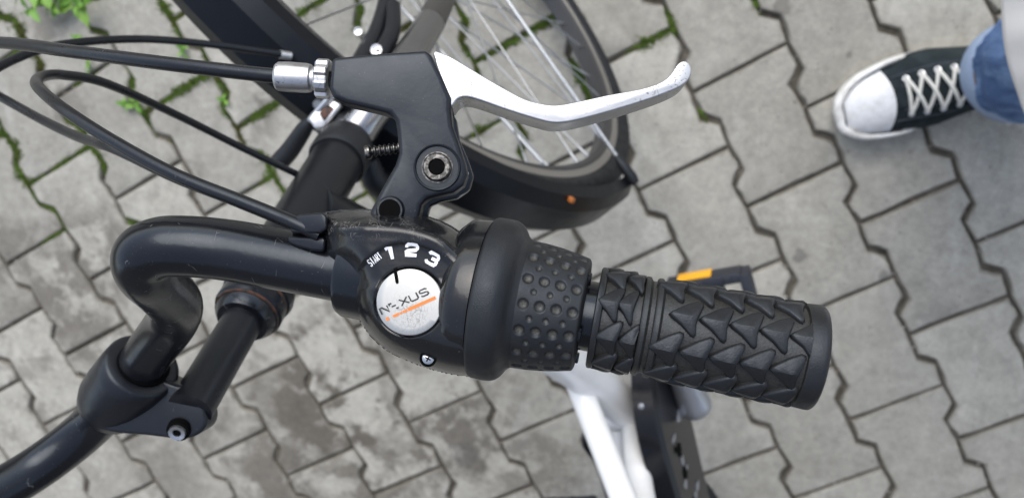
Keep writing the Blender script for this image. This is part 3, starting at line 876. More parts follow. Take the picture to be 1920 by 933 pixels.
# adjuster
ad0, ad1 = P(630, 150, ZL + .007), P(518, 143, ZL + .007); adv = ad1 - ad0; al = adv.length
mm_ = .001
lathe('adjuster_barrel', [(al * .10, .003), (al * .30, .0042), (al * .36, .0042), (al * .37, .0036), (al * .40, .0036), (al * .42, .0047), (al * .50, .0050), (al * .80, .0051), (al * .96, .0049), (al, .0043), (al * 1.0, .0026), (al * .95, .0024)], ad0, adv, M_alu, lever, 36, ang=25)
lathe('adjuster_nut', [(al * .10, .003), (al * .10, .0064), (al * .12, .0068), (al * .29, .0068), (al * .32, .0062), (al * .32, .003)], ad0, adv, M_alu, lever, 48, ang=25,
      fn=lambda t, r, a: r * (1 - .13 * (1 if (a / (2 * math.pi) * 8) % 1 < .35 else 0)) if r > .005 else r)

# ------------------------------------------------------------------ gear shifter
gate = [(606, 404), (618, 397), (650, 393), (700, 393), (760, 398), (812, 410), (850, 428), (882, 452), (915, 462), (925, 520), (922, 610), (905, 700), (868, 703), (820, 694), (775, 679), (735, 661), (704, 638), (680, 608), (662, 575), (654, 545), (655, 522), (642, 506), (618, 490), (605, 474), (602, 440)]
GO = np.array(smooth_px(gate, 6))
RID = np.array([(v.x, v.y) for v in catmull([Vector(p) for p in ((606, 430, 0), (650, 424, 0), (700, 421, 0), (755, 425, 0), (810, 440, 0), (855, 466, 0), (890, 505, 0))], 6)])


def dseg(px, py, poly, closed):
    n = len(poly); best = np.full(px.shape, 1e9)
    for i in range(n if closed else n - 1):
        a = poly[i]; b = poly[(i + 1) % n]; d = b - a; L2 = d @ d + 1e-9
        t = np.clip(((px - a[0]) * d[0] + (py - a[1]) * d[1]) / L2, 0, 1)
        best = np.minimum(best, np.hypot(px - a[0] - t * d[0], py - a[1] - t * d[1]))
    return best


def inside(px, py, poly):
    r = np.zeros(px.shape, bool); n = len(poly); j = n - 1
    for i in range(n):
        xi, yi = poly[i]; xj, yj = poly[j]
        c = ((yi > py) != (yj > py)) & (px < (xj - xi) * (py - yi) / (yj - yi + 1e-12) + xi)
        r ^= c; j = i
    return r


def sst(x, a, b):
    t = np.clip((x - a) / (b - a), 0, 1); return t * t * (3 - 2 * t)


DC = (768.0, 566.0); DR = 62.0
def house_h(px, py, d=None):
    """height (m) of the housing above the bar axis, towards the camera"""
    px = np.asarray(px, float); py = np.asarray(py, float)
    if d is None: d = dseg(px, py, GO, True)
    topv = 0.0232 - 0.005 * sst(-px, -690, -610) - 0.0018 * sst(py, 600, 700)
    # body wraps round the bar axis at the right
    R = 62.0
    ed = np.sqrt(np.clip(1 - (1 - np.clip(d / R, 0, 1)) ** 2, 0, 1))
    rd = np.hypot(px - DC[0], py - DC[1])
    flat = sst(rd, 112, 78)                       # flat deck around the dial
    h = 0.003 + (topv - 0.003) * (ed * (1 - flat) + flat * np.maximum(ed, 0.96 * ed + 0.04))
    dr_ = dseg(px, py, RID, False)
    h = h + 0.0026 * np.exp(-(dr_ / 17.0) ** 2) * sst(d, 0, 14) * sst(-px, -884, -815)
    # sunken number panel above the dial
    pan = sst(rd, 118, 106) * sst(py, 545, 520) * sst(dr_, 20, 34)
    h = h - 0.0010 * pan
    # rib at the right of the dial
    h = h + 0.0012 * np.exp(-((px - 860) / 10.0) ** 2) * sst(rd, 78, 88) * sst(py, 480, 520) * sst(py, 640, 600)
    h = h - 0.0011 * sst(rd, DR + 6, DR + 2)
    return h


GX, GY = np.meshgrid(np.arange(596, 932, 2.0), np.arange(386, 712, 2.0))
D_ = dseg(GX, GY, GO, True); IN = inside(GX, GY, GO)
HH = house_h(GX, GY, D_)
bm = bmesh.new(); ly = bm.verts.layers.float.new('wear')
DRI = dseg(GX, GY, RID, False)
vm_ = {}
ny, nx = GX.shape
for j in range(ny):
    for i in range(nx):
        # snap cells just outside onto the outline
        if IN[j, i] or D_[j, i] < 2.2:
            x, y = GX[j, i], GY[j, i]; h = HH[j, i] if IN[j, i] else -0.006
            if not IN[j, i]:
                k = np.argmin(np.hypot(GO[:, 0] - x, GO[:, 1] - y))
            v = bm.verts.new(P(x, y, ax_z(x) - h))
            v[ly] = float(math.exp(-(DRI[j, i] / 20) ** 2) * (0.9 if x < 720 else max(0.25, 0.9 - (x - 720) / 130)))
            vm_[(j, i)] = v
for j in range(ny - 1):
    for i in range(nx - 1):
        ks = [(j, i), (j, i + 1), (j + 1, i + 1), (j + 1, i)]
        vsx = [vm_[k] for k in ks if k in vm_]
        if len(vsx) == 4: bm.faces.new(vsx)
        elif len(vsx) == 3: bm.faces.new(vsx)
# skirt down around the bar
bd = [e for e in bm.edges if len(e.link_faces) == 1]
ret = bmesh.ops.extrude_edge_only(bm, edges=bd)
for g in ret['geom']:
    if isinstance(g, bmesh.types.BMVert): g.co += AX * 0.012
house = obj('gear_shifter', bm, M_house, bike, 70)
# clamp sleeve below / left
lathe('clamp_sleeve', [(T(652), 0.0112), (T(652), 0.0150), (T(660), 0.0158), (T(900), 0.0158)], A0, EA, M_plastic, house, 48)
lathe('shifter_collar', [(T(845), 0.0150), (T(852), 0.0225), (T(866), 0.0252), (T(880), 0.0260), (T(905), 0.0262), (T(907), 0.0245), (T(907), 0.012)], A0, EA, M_house, house, 72, ang=40)

# dial
def on_house(x, y, lift=0.0):
    return P(x, y, ax_z(x) - float(house_h(np.array([x]), np.array([y]))[0]) - lift)
zd = ax_z(DC[0]) - 0.0229
dn = (Vector(CAM) - P(DC[0], DC[1], zd)).normalized()
dn = (dn + (-AX)).normalized()
def DP(x, y, lift=0.0): return P(x, y, ax_z(x) - 0.0229 - lift)
bm = bmesh.new(); lw = bm.verts.layers.float.new('wear')
rings = []
for (rf, lf) in ((1.0, -0.0012), (1.0, 0.0), (0.975, 0.00022), (0.8, 0.0003), (0.6, 0.00034), (0.4, 0.00037), (0.2, 0.0004)):
    ring = []
    for k in range(72):
        a = 2 * math.pi * k / 72
        x, y = DC[0] + DR * rf * math.cos(a), DC[1] + DR * rf * math.sin(a)
        v = bm.verts.new(DP(x, y, lf)); v[lw] = max(0.0, min(1.0, math.exp(-(((x - 772) / 30) ** 2 + ((y - 588) / 26) ** 2)) * 1.5 + 0.25 * math.exp(-(((x - 742) / 16) ** 2 + ((y - 562) / 14) ** 2))))
        ring.append(v)
    rings.append(ring)
for A, B in zip(rings[:-1], rings[1:]):
    for k in range(72): bm.faces.new((A[k], A[(k + 1) % 72], B[(k + 1) % 72], B[k]))
bm.faces.new(rings[-1])
obj('dial_disc', bm, M_dial, house, 40)


# ---- stroke lettering
def stroke_bm(bm, lines, org, ex, ey, wd, fn):
    """lines in unit letter coordinates; fn maps px to world"""
    def mp(p): return (org[0] + ex[0] * p[0] + ey[0] * p[1], org[1] + ex[1] * p[0] + ey[1] * p[1])
    for ln in lines:
        pts = [mp(p) for p in ln]; n = len(pts); L_, R_ = [], []
        for i in range(n):
            a = pts[max(i - 1, 0)]; b = pts[min(i + 1, n - 1)]
            d = (b[0] - a[0], b[1] - a[1]); l = math.hypot(*d) + 1e-9; nx_, ny_ = -d[1] / l, d[0] / l
            k = 1.0
            if 0 < i < n - 1:
                d1 = (pts[i][0] - a[0], pts[i][1] - a[1]); l1 = math.hypot(*d1) + 1e-9
                c = abs((-d1[1] / l1) * nx_ + (d1[0] / l1) * ny_); k = min(1 / max(c, .4), 1.6)
            L_.append((pts[i][0] + nx_ * wd / 2 * k, pts[i][1] + ny_ * wd / 2 * k)); R_.append((pts[i][0] - nx_ * wd / 2 * k, pts[i][1] - ny_ * wd / 2 * k))
        vl = [bm.verts.new(fn(*p)) for p in L_]; vr = [bm.verts.new(fn(*p)) for p in R_]
        for i in range(n - 1): bm.faces.new((vl[i], vl[i + 1], vr[i + 1], vr[i]))


def face_cam(bm):
    for f in bm.faces:
        f.normal_update()
        if f.normal.dot(AX) > 0: f.normal_flip()


def letters(name, lines, org, ang, w_, h_, wd, mt, fn, shear=0.0):
    a = math.radians(ang); ex = (math.cos(a) * w_, math.sin(a) * w_); ey = (math.sin(a) * h_ + shear * math.cos(a) * h_, -math.cos(a) * h_ + shear * math.sin(a) * h_)
    bm = bmesh.new(); stroke_bm(bm, lines, org, ex, ey, wd, fn); face_cam(bm)
    o = obj(name, bm, mt, house, normals=False); return o


hp = lambda x, y: on_house(x, y, 0.00035)
ONE = [[(0.05, 0.86), (0.30, 0.92), (0.62, 0.92), (0.62, 0.0)]]
TWO = [[(0.0, 0.68), (0.0, 0.82), (0.1, 0.95), (0.5, 0.98), (0.9, 0.95), (1.0, 0.82), (1.0, 0.64), (0.88, 0.52), (0.15, 0.42), (0.0, 0.30), (0.0, 0.08), (1.0, 0.06)]]
THREE = [[(0.0, 0.80), (0.1, 0.95), (0.5, 0.98), (0.9, 0.95), (1.0, 0.80), (1.0, 0.66), (0.88, 0.53), (0.40, 0.52)], [(0.88, 0.53), (1.0, 0.40), (1.0, 0.20), (0.9, 0.06), (0.5, 0.03), (0.1, 0.06), (0.0, 0.22)]]
letters('digit', ONE, (726, 488), -14, 17, 24, 5.8, M_print, hp)
letters('digit', TWO, (761, 478), 6, 20, 21.5, 6.0, M_print, hp)
letters('digit', THREE, (797, 490), 28, 19.5, 21.5, 6.0, M_print, hp)
S_ = [(1, .85), (.8, 1), (.2, 1), (0, .85), (0, .62), (.2, .52), (.8, .47), (1, .35), (1, .15), (.8, 0), (.2, 0), (0, .15)]
FONT = {'S': [S_], 'T': [[(0, 1), (1, 1)], [(.5, 1), (.5, 0)]], 'A': [[(0, 0), (.5, 1), (1, 0)], [(.2, .35), (.8, .35)]],
        'R': [[(0, 0), (0, 1), (.8, 1), (1, .85), (1, .62), (.8, .5), (0, .5)], [(.45, .5), (1, 0)]],
        'N': [[(0, 0), (0, .98), (.3, .98), (1, .02), (1, 1)]], 'E': [[(0.20, .5), (.75, .5)], [(0.0, .72), (0.0, 1), (.35, 1)], [(0.62, .02), (.95, 0)]],
        'X': [[(0, 0), (1, 1)], [(0, 1), (1, 0)]], 'U': [[(0, 1), (0, .15), (.15, 0), (.85, 0), (1, .15), (1, 1)]]}
x0, y0 = 696.0, 499.0
for i, chh in enumerate('START'):
    a = math.radians(-37); st = 5.7
    letters('letter', FONT[chh], (x0 + math.cos(a) * st * i, y0 + math.sin(a) * st * i), -37, 3.6, 13, 1.9, M_print, hp)
dp = lambda x, y: DP(x, y, 0.00055)
a = math.radians(-24)
nx0, ny0 = 716.5, 589.5
for i, chh in enumerate('NEXUS'):
    st = [0, 19.5, 40, 60, 81][i]
    letters('letter', FONT[chh], (nx0 + math.cos(a) * st, ny0 + math.sin(a) * st), -24, 15 if chh != 'X' else 16, 12.5, 2.5, M_ink, dp, -0.05)
# orange bar, rubbed through in the middle
for (s0_, s1_, wd) in ((0, 5.5, 6.2), (14, 26, 5.0), (27.5, 33, 3.4), (34, 43, 4.6), (44.5, 101, 6.0)):
    o_ = (724 + 0, 598.5)
    letters('orange_stripe', [[(0, 0), (1, 0)]], (o_[0] + math.cos(a) * s0_, o_[1] + math.sin(a) * s0_), -24, s1_ - s0_, 1, wd, M_orange, dp)
bm = bmesh.new(); add_prism(bm, [DP(*p, 0.0007) for p in smooth_px([(737.5, 505.5), (742.5, 504.5), (747, 528), (744.5, 531.5), (741.5, 529)], 2)], AX * 0.0008, 0.0001, 1)
obj('pointer', bm, M_hole, house)
# screw
sc_c = on_house(803, 671, -0.0002)
lathe('screw_recess', [(0.0001, 0.0028), (0.0007, 0.0028), (0.0007, 0.0023), (-0.0006, 0.0022), (-0.0006, 0)], sc_c, -AX, M_hole, house, 32)
lathe('panel_screw', [(0.0010, 0.0), (0.00095, 0.0012), (0.0006, 0.0019), (0.0, 0.0021), (-0.001, 0.0021)], sc_c, -AX, M_steel, house, 32)
bm = bmesh.new()
for aa in (0.5, 0.5 + math.pi / 2):
    e1 = (Vector(WC[:, 0]) * math.cos(aa) + Vector(WC[:, 1]) * math.sin(aa)); e2 = (Vector(WC[:, 0]) * -math.sin(aa) + Vector(WC[:, 1]) * math.cos(aa))
    add_box(bm, sc_c - AX * (0.0009 + 0.00002 * aa), e1 * 0.0010, e2 * 0.00022, AX * 0.0002)
obj('screw_slot', bm, M_hole, house)
# cable guide: two half shells at the nose
for (pp, dz) in (([(541, 420), (556, 402), (604, 398), (612, 405), (612, 430), (600, 437), (545, 437)], .0135), ([(537, 442), (604, 444), (610, 448), (606, 472), (585, 470), (555, 462), (540, 455)], .0105)):
    bm = bmesh.new(); add_prism(bm, [P(x, y, ax_z(x) - dz - 0.003 * (x - 537) / 70) for x, y in pp], AX * 0.008, 0.0012, 3)
    obj('cable_guide', bm, M_matte, house, 30)
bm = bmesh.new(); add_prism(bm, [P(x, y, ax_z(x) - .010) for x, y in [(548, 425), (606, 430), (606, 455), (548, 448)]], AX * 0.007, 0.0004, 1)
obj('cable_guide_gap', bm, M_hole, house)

# ---- twist drum
fl = [(T(907), .0118), (T(907), 0.0266), (T(909), 0.0273), (T(914), 0.0277), (T(935), 0.0278), (T(946), 0.0276), (T(954), 0.0270), (T(961), 0.0259), (T(966), 0.0245), (T(970), 0.0232), (T(975), 0.0223), (T(981), 0.02175)]
lathe('twist_flange', fl, A0, EA, M_rubber, house, 96, ang=60)
t0, t1 = T(979), T(1093)
NT, NP = 96, 420
bm = bmesh.new(); ld = bm.verts.layers.float.new('dust')
rows = []
def rdrum(f): return 0.0219 - 0.0030 * f + 0.0006 * math.sin(math.pi * f)
big_c = [0.13, 0.38, 0.63, 0.875]; sml_c = [0.255, 0.505, 0.755]
NR_ = 16
for i in range(NT + 1):
    f = i / NT; t = t0 + (t1 - t0) * f; row = []
    for k in range(NP):
        ph = 2 * math.pi * k / NP; r = rdrum(f); dst = 0.0; dep = 0.0
        for (cs, rad, o_, dp_) in ((big_c, 0.00185, 0.0, 0.0011), (sml_c, 0.00105, 0.5, 0.0007)):
            g = ph / (2 * math.pi) * NR_ - o_; dphi = (g - round(g)) * 2 * math.pi / NR_ * r
            for c_ in cs:
                dt = (f - c_) * (t1 - t0); d2 = math.hypot(dphi, dt) / rad
                if d2 < 1.25:
                    e = max(0, 1 - d2 * d2) ; dep = max(dep, dp_ * (e ** 0.8)); dst = max(dst, min(1, max(0, (0.85 - d2) * 2.5)))
        if f > .96: r -= 0.0012 * ((f - .96) / .04) ** 2
        if f < .02: r -= .0002
        v = bm.verts.new(cyl(t, r - dep, ph)); v[ld] = dst * 0.7; row.append(v)
    rows.append(row)
for A, B in zip(rows[:-1], rows[1:]):
    for k in range(NP): bm.faces.new((A[k], A[(k + 1) % NP], B[(k + 1) % NP], B[k]))
e0 = [bm.verts.new(cyl(t1 + .0003, 0.0125, 2 * math.pi * k / NP)) for k in range(NP)]
for k in range(NP): bm.faces.new((rows[-1][k], rows[-1][(k + 1) % NP], e0[(k + 1) % NP], e0[k]))
obj('twist_drum', bm, M_drum, house, 60)
for k in range(3):
    a = -0.9 + k * 1.35
    bm = bmesh.new(); c_ = cyl(T(1092), 0.0150, a); rr = (VA * math.cos(a) + WA * math.sin(a)); tt = (-VA * math.sin(a) + WA * math.cos(a))
    add_box(bm, c_, EA * 0.0012, tt * 0.0018, rr * 0.0016, 0.0004); obj('drum_notch', bm, M_plastic, house)
lathe('inner_sleeve', [(T(1080), 0.0112), (T(1080), 0.01175), (T(1128), 0.01175), (T(1128), 0.0112)], A0, EA, M_plastic, house, 64)

# ------------------------------------------------------------------ rubber grip
GB = 0.0150
ta, tb = T(1113), T(1546)
gl = tb - ta
def gfr(x): return (T(x) - ta)
gp = [(T(1114), 0.0114), (T(1114), 0.0164), (T(1116), 0.0170), (T(1121), 0.0171), (T(1126), 0.0166), (T(1128), GB)]
gp += [(T(1195), GB), (T(1197), .0163), (T(1200), .0166), (T(1206), .0166), (T(1209), .0158), (T(1211), GB + .0004), (T(1218), GB + .0004), (T(1220), .0164), (T(1223), .0167), (T(1229), .0167), (T(1232), .0161), (T(1234), GB + .0001)]
gp += [(T(1350), GB + .0002), (T(1480), GB + .0005), (T(1492), GB + .0006), (T(1494), .0166), (T(1497), .01685), (T(1519), .0171), (T(1526), .0170), (T(1530), .0164), (T(1532), .0150), (T(1533), .0), ]
bm = bmesh.new(); add_lathe(bm, gp, A0, EA, 96, VA)
lyd = bm.verts.layers.float.new('dust')
for v in bm.verts:
    tt = (v.co - A0).dot(EA); r = ((v.co - A0) - EA * tt).length
    v[lyd] = 0.26 if (r < GB + .00075 and T(1127) < tt < T(1494)) else (0.12 if r < .0168 else 0.03)
grip = obj('rubber_grip', bm, M_grip, bike, 40)
PITCH = 53.5
def block(tc, phi, sc_, mesh_s, tmax):
    """arrow-head tread block, tip towards the brake"""
    bm = bmesh.new(); ly_ = bm.verts.layers.float.new('dust')
    M_ = PXM * 0.98
    rb_ = GB + 0.0003
    outl = [(-29, 1), (-24, -4), (0, -20), (18, -29), (25, -27), (26, -22), (19, 0), (17, 10), (19, 26), (16, 31), (10, 29), (-6, 16), (-24, 6)]
    inn_ = [(-24, 1), (-20, -3), (1, -16), (16, -24), (21, -23), (21, -19), (14, 0), (12, 9), (14, 23), (12, 26), (8, 24), (-5, 12), (-20, 4)]
    def pt(a, s, h):
        t = tc + a * 1.05 * M_ * sc_
        t = min(t, tmax)
        return cyl(t, rb_ + h, phi + s * M_ / GB * 1.07)
    def hh(a, s, k): return 0.0017 + k + 0.0009 * max(0, 1 - abs(s) / 26) * (0.45 + 0.55 * (a + 26) / 45)
    B0 = [bm.verts.new(pt(a * 1.05, s * 1.05, -0.0008)) for a, s in outl]
    B1 = [bm.verts.new(pt(a * 1.02, s * 1.02, hh(a, s, -0.0009) * .8)) for a, s in outl]
    B2 = [bm.verts.new(pt(a * .95, s * .95, hh(a, s, -0.0003))) for a, s in outl]
    B3 = [bm.verts.new(pt(a * .82, s * .82, hh(a, s, 0.0))) for a, s in outl]
    for v in B0: v[ly_] = 0.35
    for v in B1: v[ly_] = 0.08
    c1 = bm.verts.new(pt(-9, 1, 0.0023)); c2 = bm.verts.new(pt(6, 1, 0.0027))
    n = len(outl)
    for A, B in ((B0, B1), (B1, B2), (B2, B3)):
        for k in range(n): bm.faces.new((A[k], A[(k + 1) % n], B[(k + 1) % n], B[k]))
    def F(*v): bm.faces.new(v)
    T_ = B3
    F(T_[0], T_[1], c1); F(T_[1], T_[2], c1); F(T_[2], c2, c1); F(T_[2], T_[3], T_[4], c2); F(T_[4], T_[5], c2); F(T_[5], T_[6], c2)
    F(T_[6], T_[7], c2); F(T_[7], T_[8], c2); F(T_[8], T_[9], T_[10], c2); F(T_[10], T_[11], c2); F(T_[11], c1, c2); F(T_[11], T_[12], c1); F(T_[12], T_[0], c1)
    bmesh.ops.recalc_face_normals(bm, faces=bm.faces); sharp(bm, 65)
    for a, b in ((c1, c2), (c1, T_[0]), (c2, T_[6])):
        e = bm.edges.get((a, b))
        if e: e.smooth = False
    me = bpy.data.meshes.new('tread_block'); bm.to_mesh(me); bm.free(); me.materials.append(M_grip)
    o = bpy.data.objects.new('tread_block', me); col.objects.link(o); setpar(o, grip)
    return o
for j in range(9):
    phi = math.radians(20 - 40 * j)
    # row offset: every second row shifted half a pitch
    base = 1247.0 if j % 2 == 0 else 1274.0
    xs = [base + PITCH * k for k in range(-1, 7)]
    for x in xs:
        # x measured along the axis
        if x > 1502 or x < 1244: continue
        block(T(x), phi, 1.0, None, T(1494))
    for x in ((1146, 1182) if j % 2 == 0 else (1130, 1170)):
        block(T(x) if x != 1130 else T(1140), phi, 0.8 if x < 1150 else 0.62, None, T(1196))

# ------------------------------------------------------------------ cables
tube('cable_housing', [P(524, 143, .266), P(470, 138, .268), (P(300, 118, .276)), P(130, 96, .295), P(0, 80, .325), P(-160, 78, .37), P(-400, 120, .45)], 0.00255, M_cable, bike, 20, 8)
tube('cable_housing', [P(535, 103, .56), P(470, 94, .545), P(380, 82, .525), P(280, 74, .50), P(190, 76, .475), P(100, 87, .45), P(30, 110, .43), P(-40, 148, .41), P(-150, 220, .40)], 0.0025, M_cable, bike, 16, 8)
tube('cable_ferrule', [P(545, 105, .563), P(525, 102, .558)], 0.0031, M_steel, bike, 14)
tube('cable_housing', [P(600, 441, .262), P(560, 421, .262), P(520, 404, .264), P(450, 376, .267), P(330, 328, .272), P(215, 266, .280), (P(130, 212, .29)), P(84, 176, .305), P(68, 155, .325), P(82, 143, .345), P(120, 141, .365), P(200, 157, .395), P(330, 215, .45), P(470, 285, .5), P(600, 348, .54), P(690, 398, .56), P(800, 450, .60)],
     0.00235, M_cable, bike, 20, 8)
tube('cable_housing', [P(-120, 118, .43), P(-20, 170, .42), P(70, 220, .40), P(145, 256, .37), P(215, 279, .34), P(330, 333, .325), P(450, 380, .325), P(560, 428, .335), P(640, 480, .36)], 0.0024, M_cable, bike, 16, 8)

# ------------------------------------------------------------------ rear half of the frame
fy = math.radians(107); fl_ = math.radians(13)
FF = Vector((math.cos(fy), math.sin(fy), 0)); FL = Vector((-math.sin(fy), math.cos(fy), 0))
FU = Vector((0, 0, math.cos(fl_))) + FL * math.sin(fl_); FR = FF.cross(FU)
BB = G(1295, 762, 0.30) - FR * 0.080
def FPt(f, u, r): return BB + FF * f + FU * u + FR * r


dts, dte = SA(0.478), BB
old = SA(0.425)
dpath = catmull([dts, old.lerp(dte, .30) + (dts - old) * .45, old.lerp(dte, .70), dte], 10)
dt = tube('down_tube', dpath[:14], [0.0215 + .0001 * i for i in range(14)], M_dkpaint, bike, 32)
tube('down_tube_rear', dpath[13:30], [0.0235 + .00016 * i for i in range(len(dpath[13:30]))], M_white, dt, 32)
bbs = tube('bottom_bracket', [FPt(0, 0, -0.036), FPt(0, 0, 0.036)], 0.021, M_white, bike, 32)
tube('bearing_cup', [FPt(0, 0, 0.036), FPt(0, 0, 0.050)], 0.017, M_rust, bbs, 24)
br = [P(1048, 668, .90), P(1078, 706, .915), P(1102, 765, .905), P(1134, 845, .88), P(1171, 940, .84), P(1218, 1060, .79)]
tube('mixte_tube', br, 0.0150, M_white, bike, 28, 6)
st = [FPt(-0.01, 0.0, 0), P(1192, 850, .95), P(1205, 935, .90), P(1225, 1060, .80), P(1235, 1180, .72)]
sto = tube('seat_tube', st, 0.0152, M_white, bike, 28, 6)
RW = FPt(-0.46, 0.055, 0)
def RWP(f, u, n): return RW + FF * f + FU * u + FR * n
for sg in (1, -1):
    tube('chain_stay', [FPt(-0.02, 0, .025 * sg), FPt(-.16, .01, .045 * sg), RWP(0.0, 0, .062 * sg)], [.012, .011, .008], M_white, bike, 20, 5)
    tube('seat_stay', [st[-1], st[-1].lerp(RWP(0, 0, .06 * sg), .5) + FR * .02 * sg, RWP(0, 0, .06 * sg)], [.009, .008, .007], M_white, bike, 16, 5)
make_wheel('rear_wheel', RWP, bike)
# kickstand seen beyond the frame tube
ks = [FPt(-.03, -.02, -.03), P(1122, 806, 1.02), P(1101, 815, 1.05), P(1097, 834, 1.07), P(1117, 862, 1.09), P(1139, 905, 1.11), P(1165, 960, 1.145)]
tube('kickstand', ks, 0.0042, M_dkpaint, bike, 12, 6)

# chain guard: hollow shell, top strip + outer face
def guard_ring(r_in, r_out):
    pass
gtop = []
for i in range(19):                                # arc over the chainwheel, then straight run to the rear
    a = math.radians(-25 + i * 6.6); gtop.append((0.112 * math.cos(a), 0.112 * math.sin(a)))
gtop += [(-0.08, 0.108), (-0.20, 0.104), (-0.32, 0.100), (-0.44, 0.096)]
gbot = [(-0.44, 0.02), (-0.30, 0.0), (-0.2, -0.012), (-0.1, -0.02), (0.0, -0.035), (0.07, -0.045)]
bm = bmesh.new()
outl = gtop + gbot
A = [bm.verts.new(FPt(f, u, 0.040)) for f, u in outl]
B = [bm.verts.new(FPt(f * .985, u * .985 if u > 0 else u, 0.0645)) for f, u in outl]
C_ = [bm.verts.new(FPt(f * .93, u - .008 if u > 0 else u + .004, 0.0690)) for f, u in outl]
n = len(outl)
for X, Y in ((A, B), (B, C_)):
    for i in range(n): bm.faces.new((X[i], X[(i + 1) % n], Y[(i + 1) % n], Y[i]))
bm.faces.new(C_); bm.faces.new(A[::-1])
cg = obj('chain_guard', bm, M_guard, bike, 25)
lathe('guard_rivet', [(0, .004), (.0015, .003), (.002, 0)], FPt(0.055, 0.0965, .05), FU, M_steel, cg, 12)
# dark see-through pattern on the outer face
rg = random.Random(5)
for k in range(11):
    f = rg.uniform(-.10, 0.02); u = rg.uniform(0.015, .075); bm = bmesh.new(); w1, w2 = rg.uniform(.004, .010), rg.uniform(.004, .012)
    pts = [FPt(f + w1 * math.cos(a) * rg.uniform(.6, 1.2), u + w2 * math.sin(a) * rg.uniform(.6, 1.2), .0692) for a in (0, 1, 2, 3.1, 4.2, 5.2)]
    add_prism(bm, pts, FR * 0.0008, 0.0002, 1); obj('guard_cutout', bm, M_crank if k % 3 else M_hole, cg)
# cranks and pedals
cr = tube('crank_arm', [FPt(-0.012, -.004, .086), FPt(0, 0, .086), FPt(.03, 0.012, .086), FPt(.11, .048, .088), FPt(.150, .066, .090), FPt(.162, .071, .09)], [.012, .0215, .0190, .0115, .0125, .008], M_crank, bike, 24, 5)
tube('crank_bolt', [FPt(0, 0, .10), FPt(0, 0, .1040)], .008, M_pedal, cr, 20)
cl = tube('crank_arm', [FPt(0.012, 0, -.058), FPt(0, 0, -.058), FPt(-.03, 0, -.060), FPt(-.12, -.004, -.064), FPt(-.165, -.004, -.066), FPt(-.178, -.004, -.066)], [.008, .0125, .0115, .0090, .0100, .007], M_pedal, bike, 24, 5)


def pedal(f0, u0, r0, sg, refl=True):
    p = tube('pedal', [FPt(f0, u0, r0), FPt(f0, u0, r0 + .10 * sg)], .0095, M_pedal, bike, 20)
    th = .11
    E1 = (FF * math.cos(th) + FU * math.sin(th)); E3 = (FU * math.cos(th) - FF * math.sin(th))
    def b(name, df, dr, hf, hr, hu, mt, bev=.002):
        bm = bmesh.new(); add_box(bm, FPt(f0, u0, r0) + E1 * df + FR * dr * sg, E1 * hf, FR * hr, E3 * hu, bev); obj(name, bm, mt, p)
    for d in (1, -1):
        b('pedal_rail', .038 * d, .055, .006, .042, .012, M_pedal)
        if refl: b('reflector', .0452 * d, .046, .0016, .019, .0085, M_yellow, .0008)
        for k in range(3): b('pedal_lug', .038 * d, .022 + .03 * k, .0045, .0035, .0145, M_pedal, .001)
    b('pedal_end', 0, .100, .042, .0055, .013, M_pedal); b('pedal_end', 0, .010, .034, .0055, .012, M_pedal)
    b('pedal_bridge', 0, .050, .036, .024, .008, M_pedal)


pedal(.150, .066, .098, 1)
pedal(-.172, -.004, -.076, -1, False)
# saddle, outside the picture but part of the bicycle
sdt = st[-1] + (st[-1] - st[-2]).normalized() * 0.05
tube('seat_post', [st[-1], sdt], .0125, M_steel, bike, 20)
bm = bmesh.new(); rows = []
for i in range(9):
    t = i / 8; wd = .02 + .075 * (t ** 2.2); f = .13 - .26 * t
    row = []
    for k in range(12):
        a = math.pi * 2 * k / 12
        row.append(bm.verts.new(sdt + FF * f + FR * wd * math.cos(a) + FU * (.03 + .025 * math.sin(a))))
    rows.append(row)
for X, Y in zip(rows[:-1], rows[1:]):
    for k in range(12): bm.faces.new((X[k], X[(k + 1) % 12], Y[(k + 1) % 12], Y[k]))
bm.faces.new(rows[0]); bm.faces.new(rows[-1][::-1])
obj('saddle', bm, M_rubber, bike, 60)

# ------------------------------------------------------------------ person beside the bicycle
M_canvas = mat('black_canvas', (0.018, 0.021, 0.024), 0.85, spec=0.25)
q = NB(M_canvas)
wv = q.n('ShaderNodeTexWave'); wv.inputs['Scale'].default_value = 420; q.l(q.co.outputs['Object'], wv.inputs['Vector'])
q.bump(wv.outputs['Fac'], .3, .0005)
q.l(q.mix(q.ramp(q.noise(60, 4), [(0.4, 0.0), (0.7, 1.0)]), (0.012, 0.019, 0.022), (0.026, 0.037, 0.041)), q.b.inputs['Base Color'])
M_stitch = mat('grey_stitching', (0.06, 0.065, 0.085), 0.8)
M_foxing = mat('white_sole_rubber', (0.74, 0.73, 0.70), 0.5)
q = NB(M_foxing); q.l(q.mix(q.ramp(q.noise(45, 5), [(0.40, 0.0), (0.75, 0.75)]), (0.78, 0.775, 0.75), (0.40, 0.38, 0.33)), q.b.inputs['Base Color'])
M_cap = mat('white_toe_rubber', (0.80, 0.81, 0.82), 0.35)
q = NB(M_cap); q.l(q.mix(q.ramp(q.noise(70, 6, 0.7), [(0.42, 0.0), (0.72, 0.6)]), (0.80, 0.81, 0.82), (0.48, 0.47, 0.44)), q.b.inputs['Base Color']); q.bump(q.noise(300, 4), .2, .0008)
M_lace = mat('cream_lace', (0.68, 0.67, 0.62), 0.85)
M_denim = mat('blue_denim', (0.07, 0.13, 0.27), 0.9, spec=0.2)
q = NB(M_denim)
mp = q.n('ShaderNodeMapping'); mp.inputs['Scale'].default_value = (1, 1, 0.18); q.l(q.co.outputs['Object'], mp.inputs['Vector'])
nz = q.noise(34, 5, 0.6, mp.outputs[0]); fz = q.noise(1500, 2)
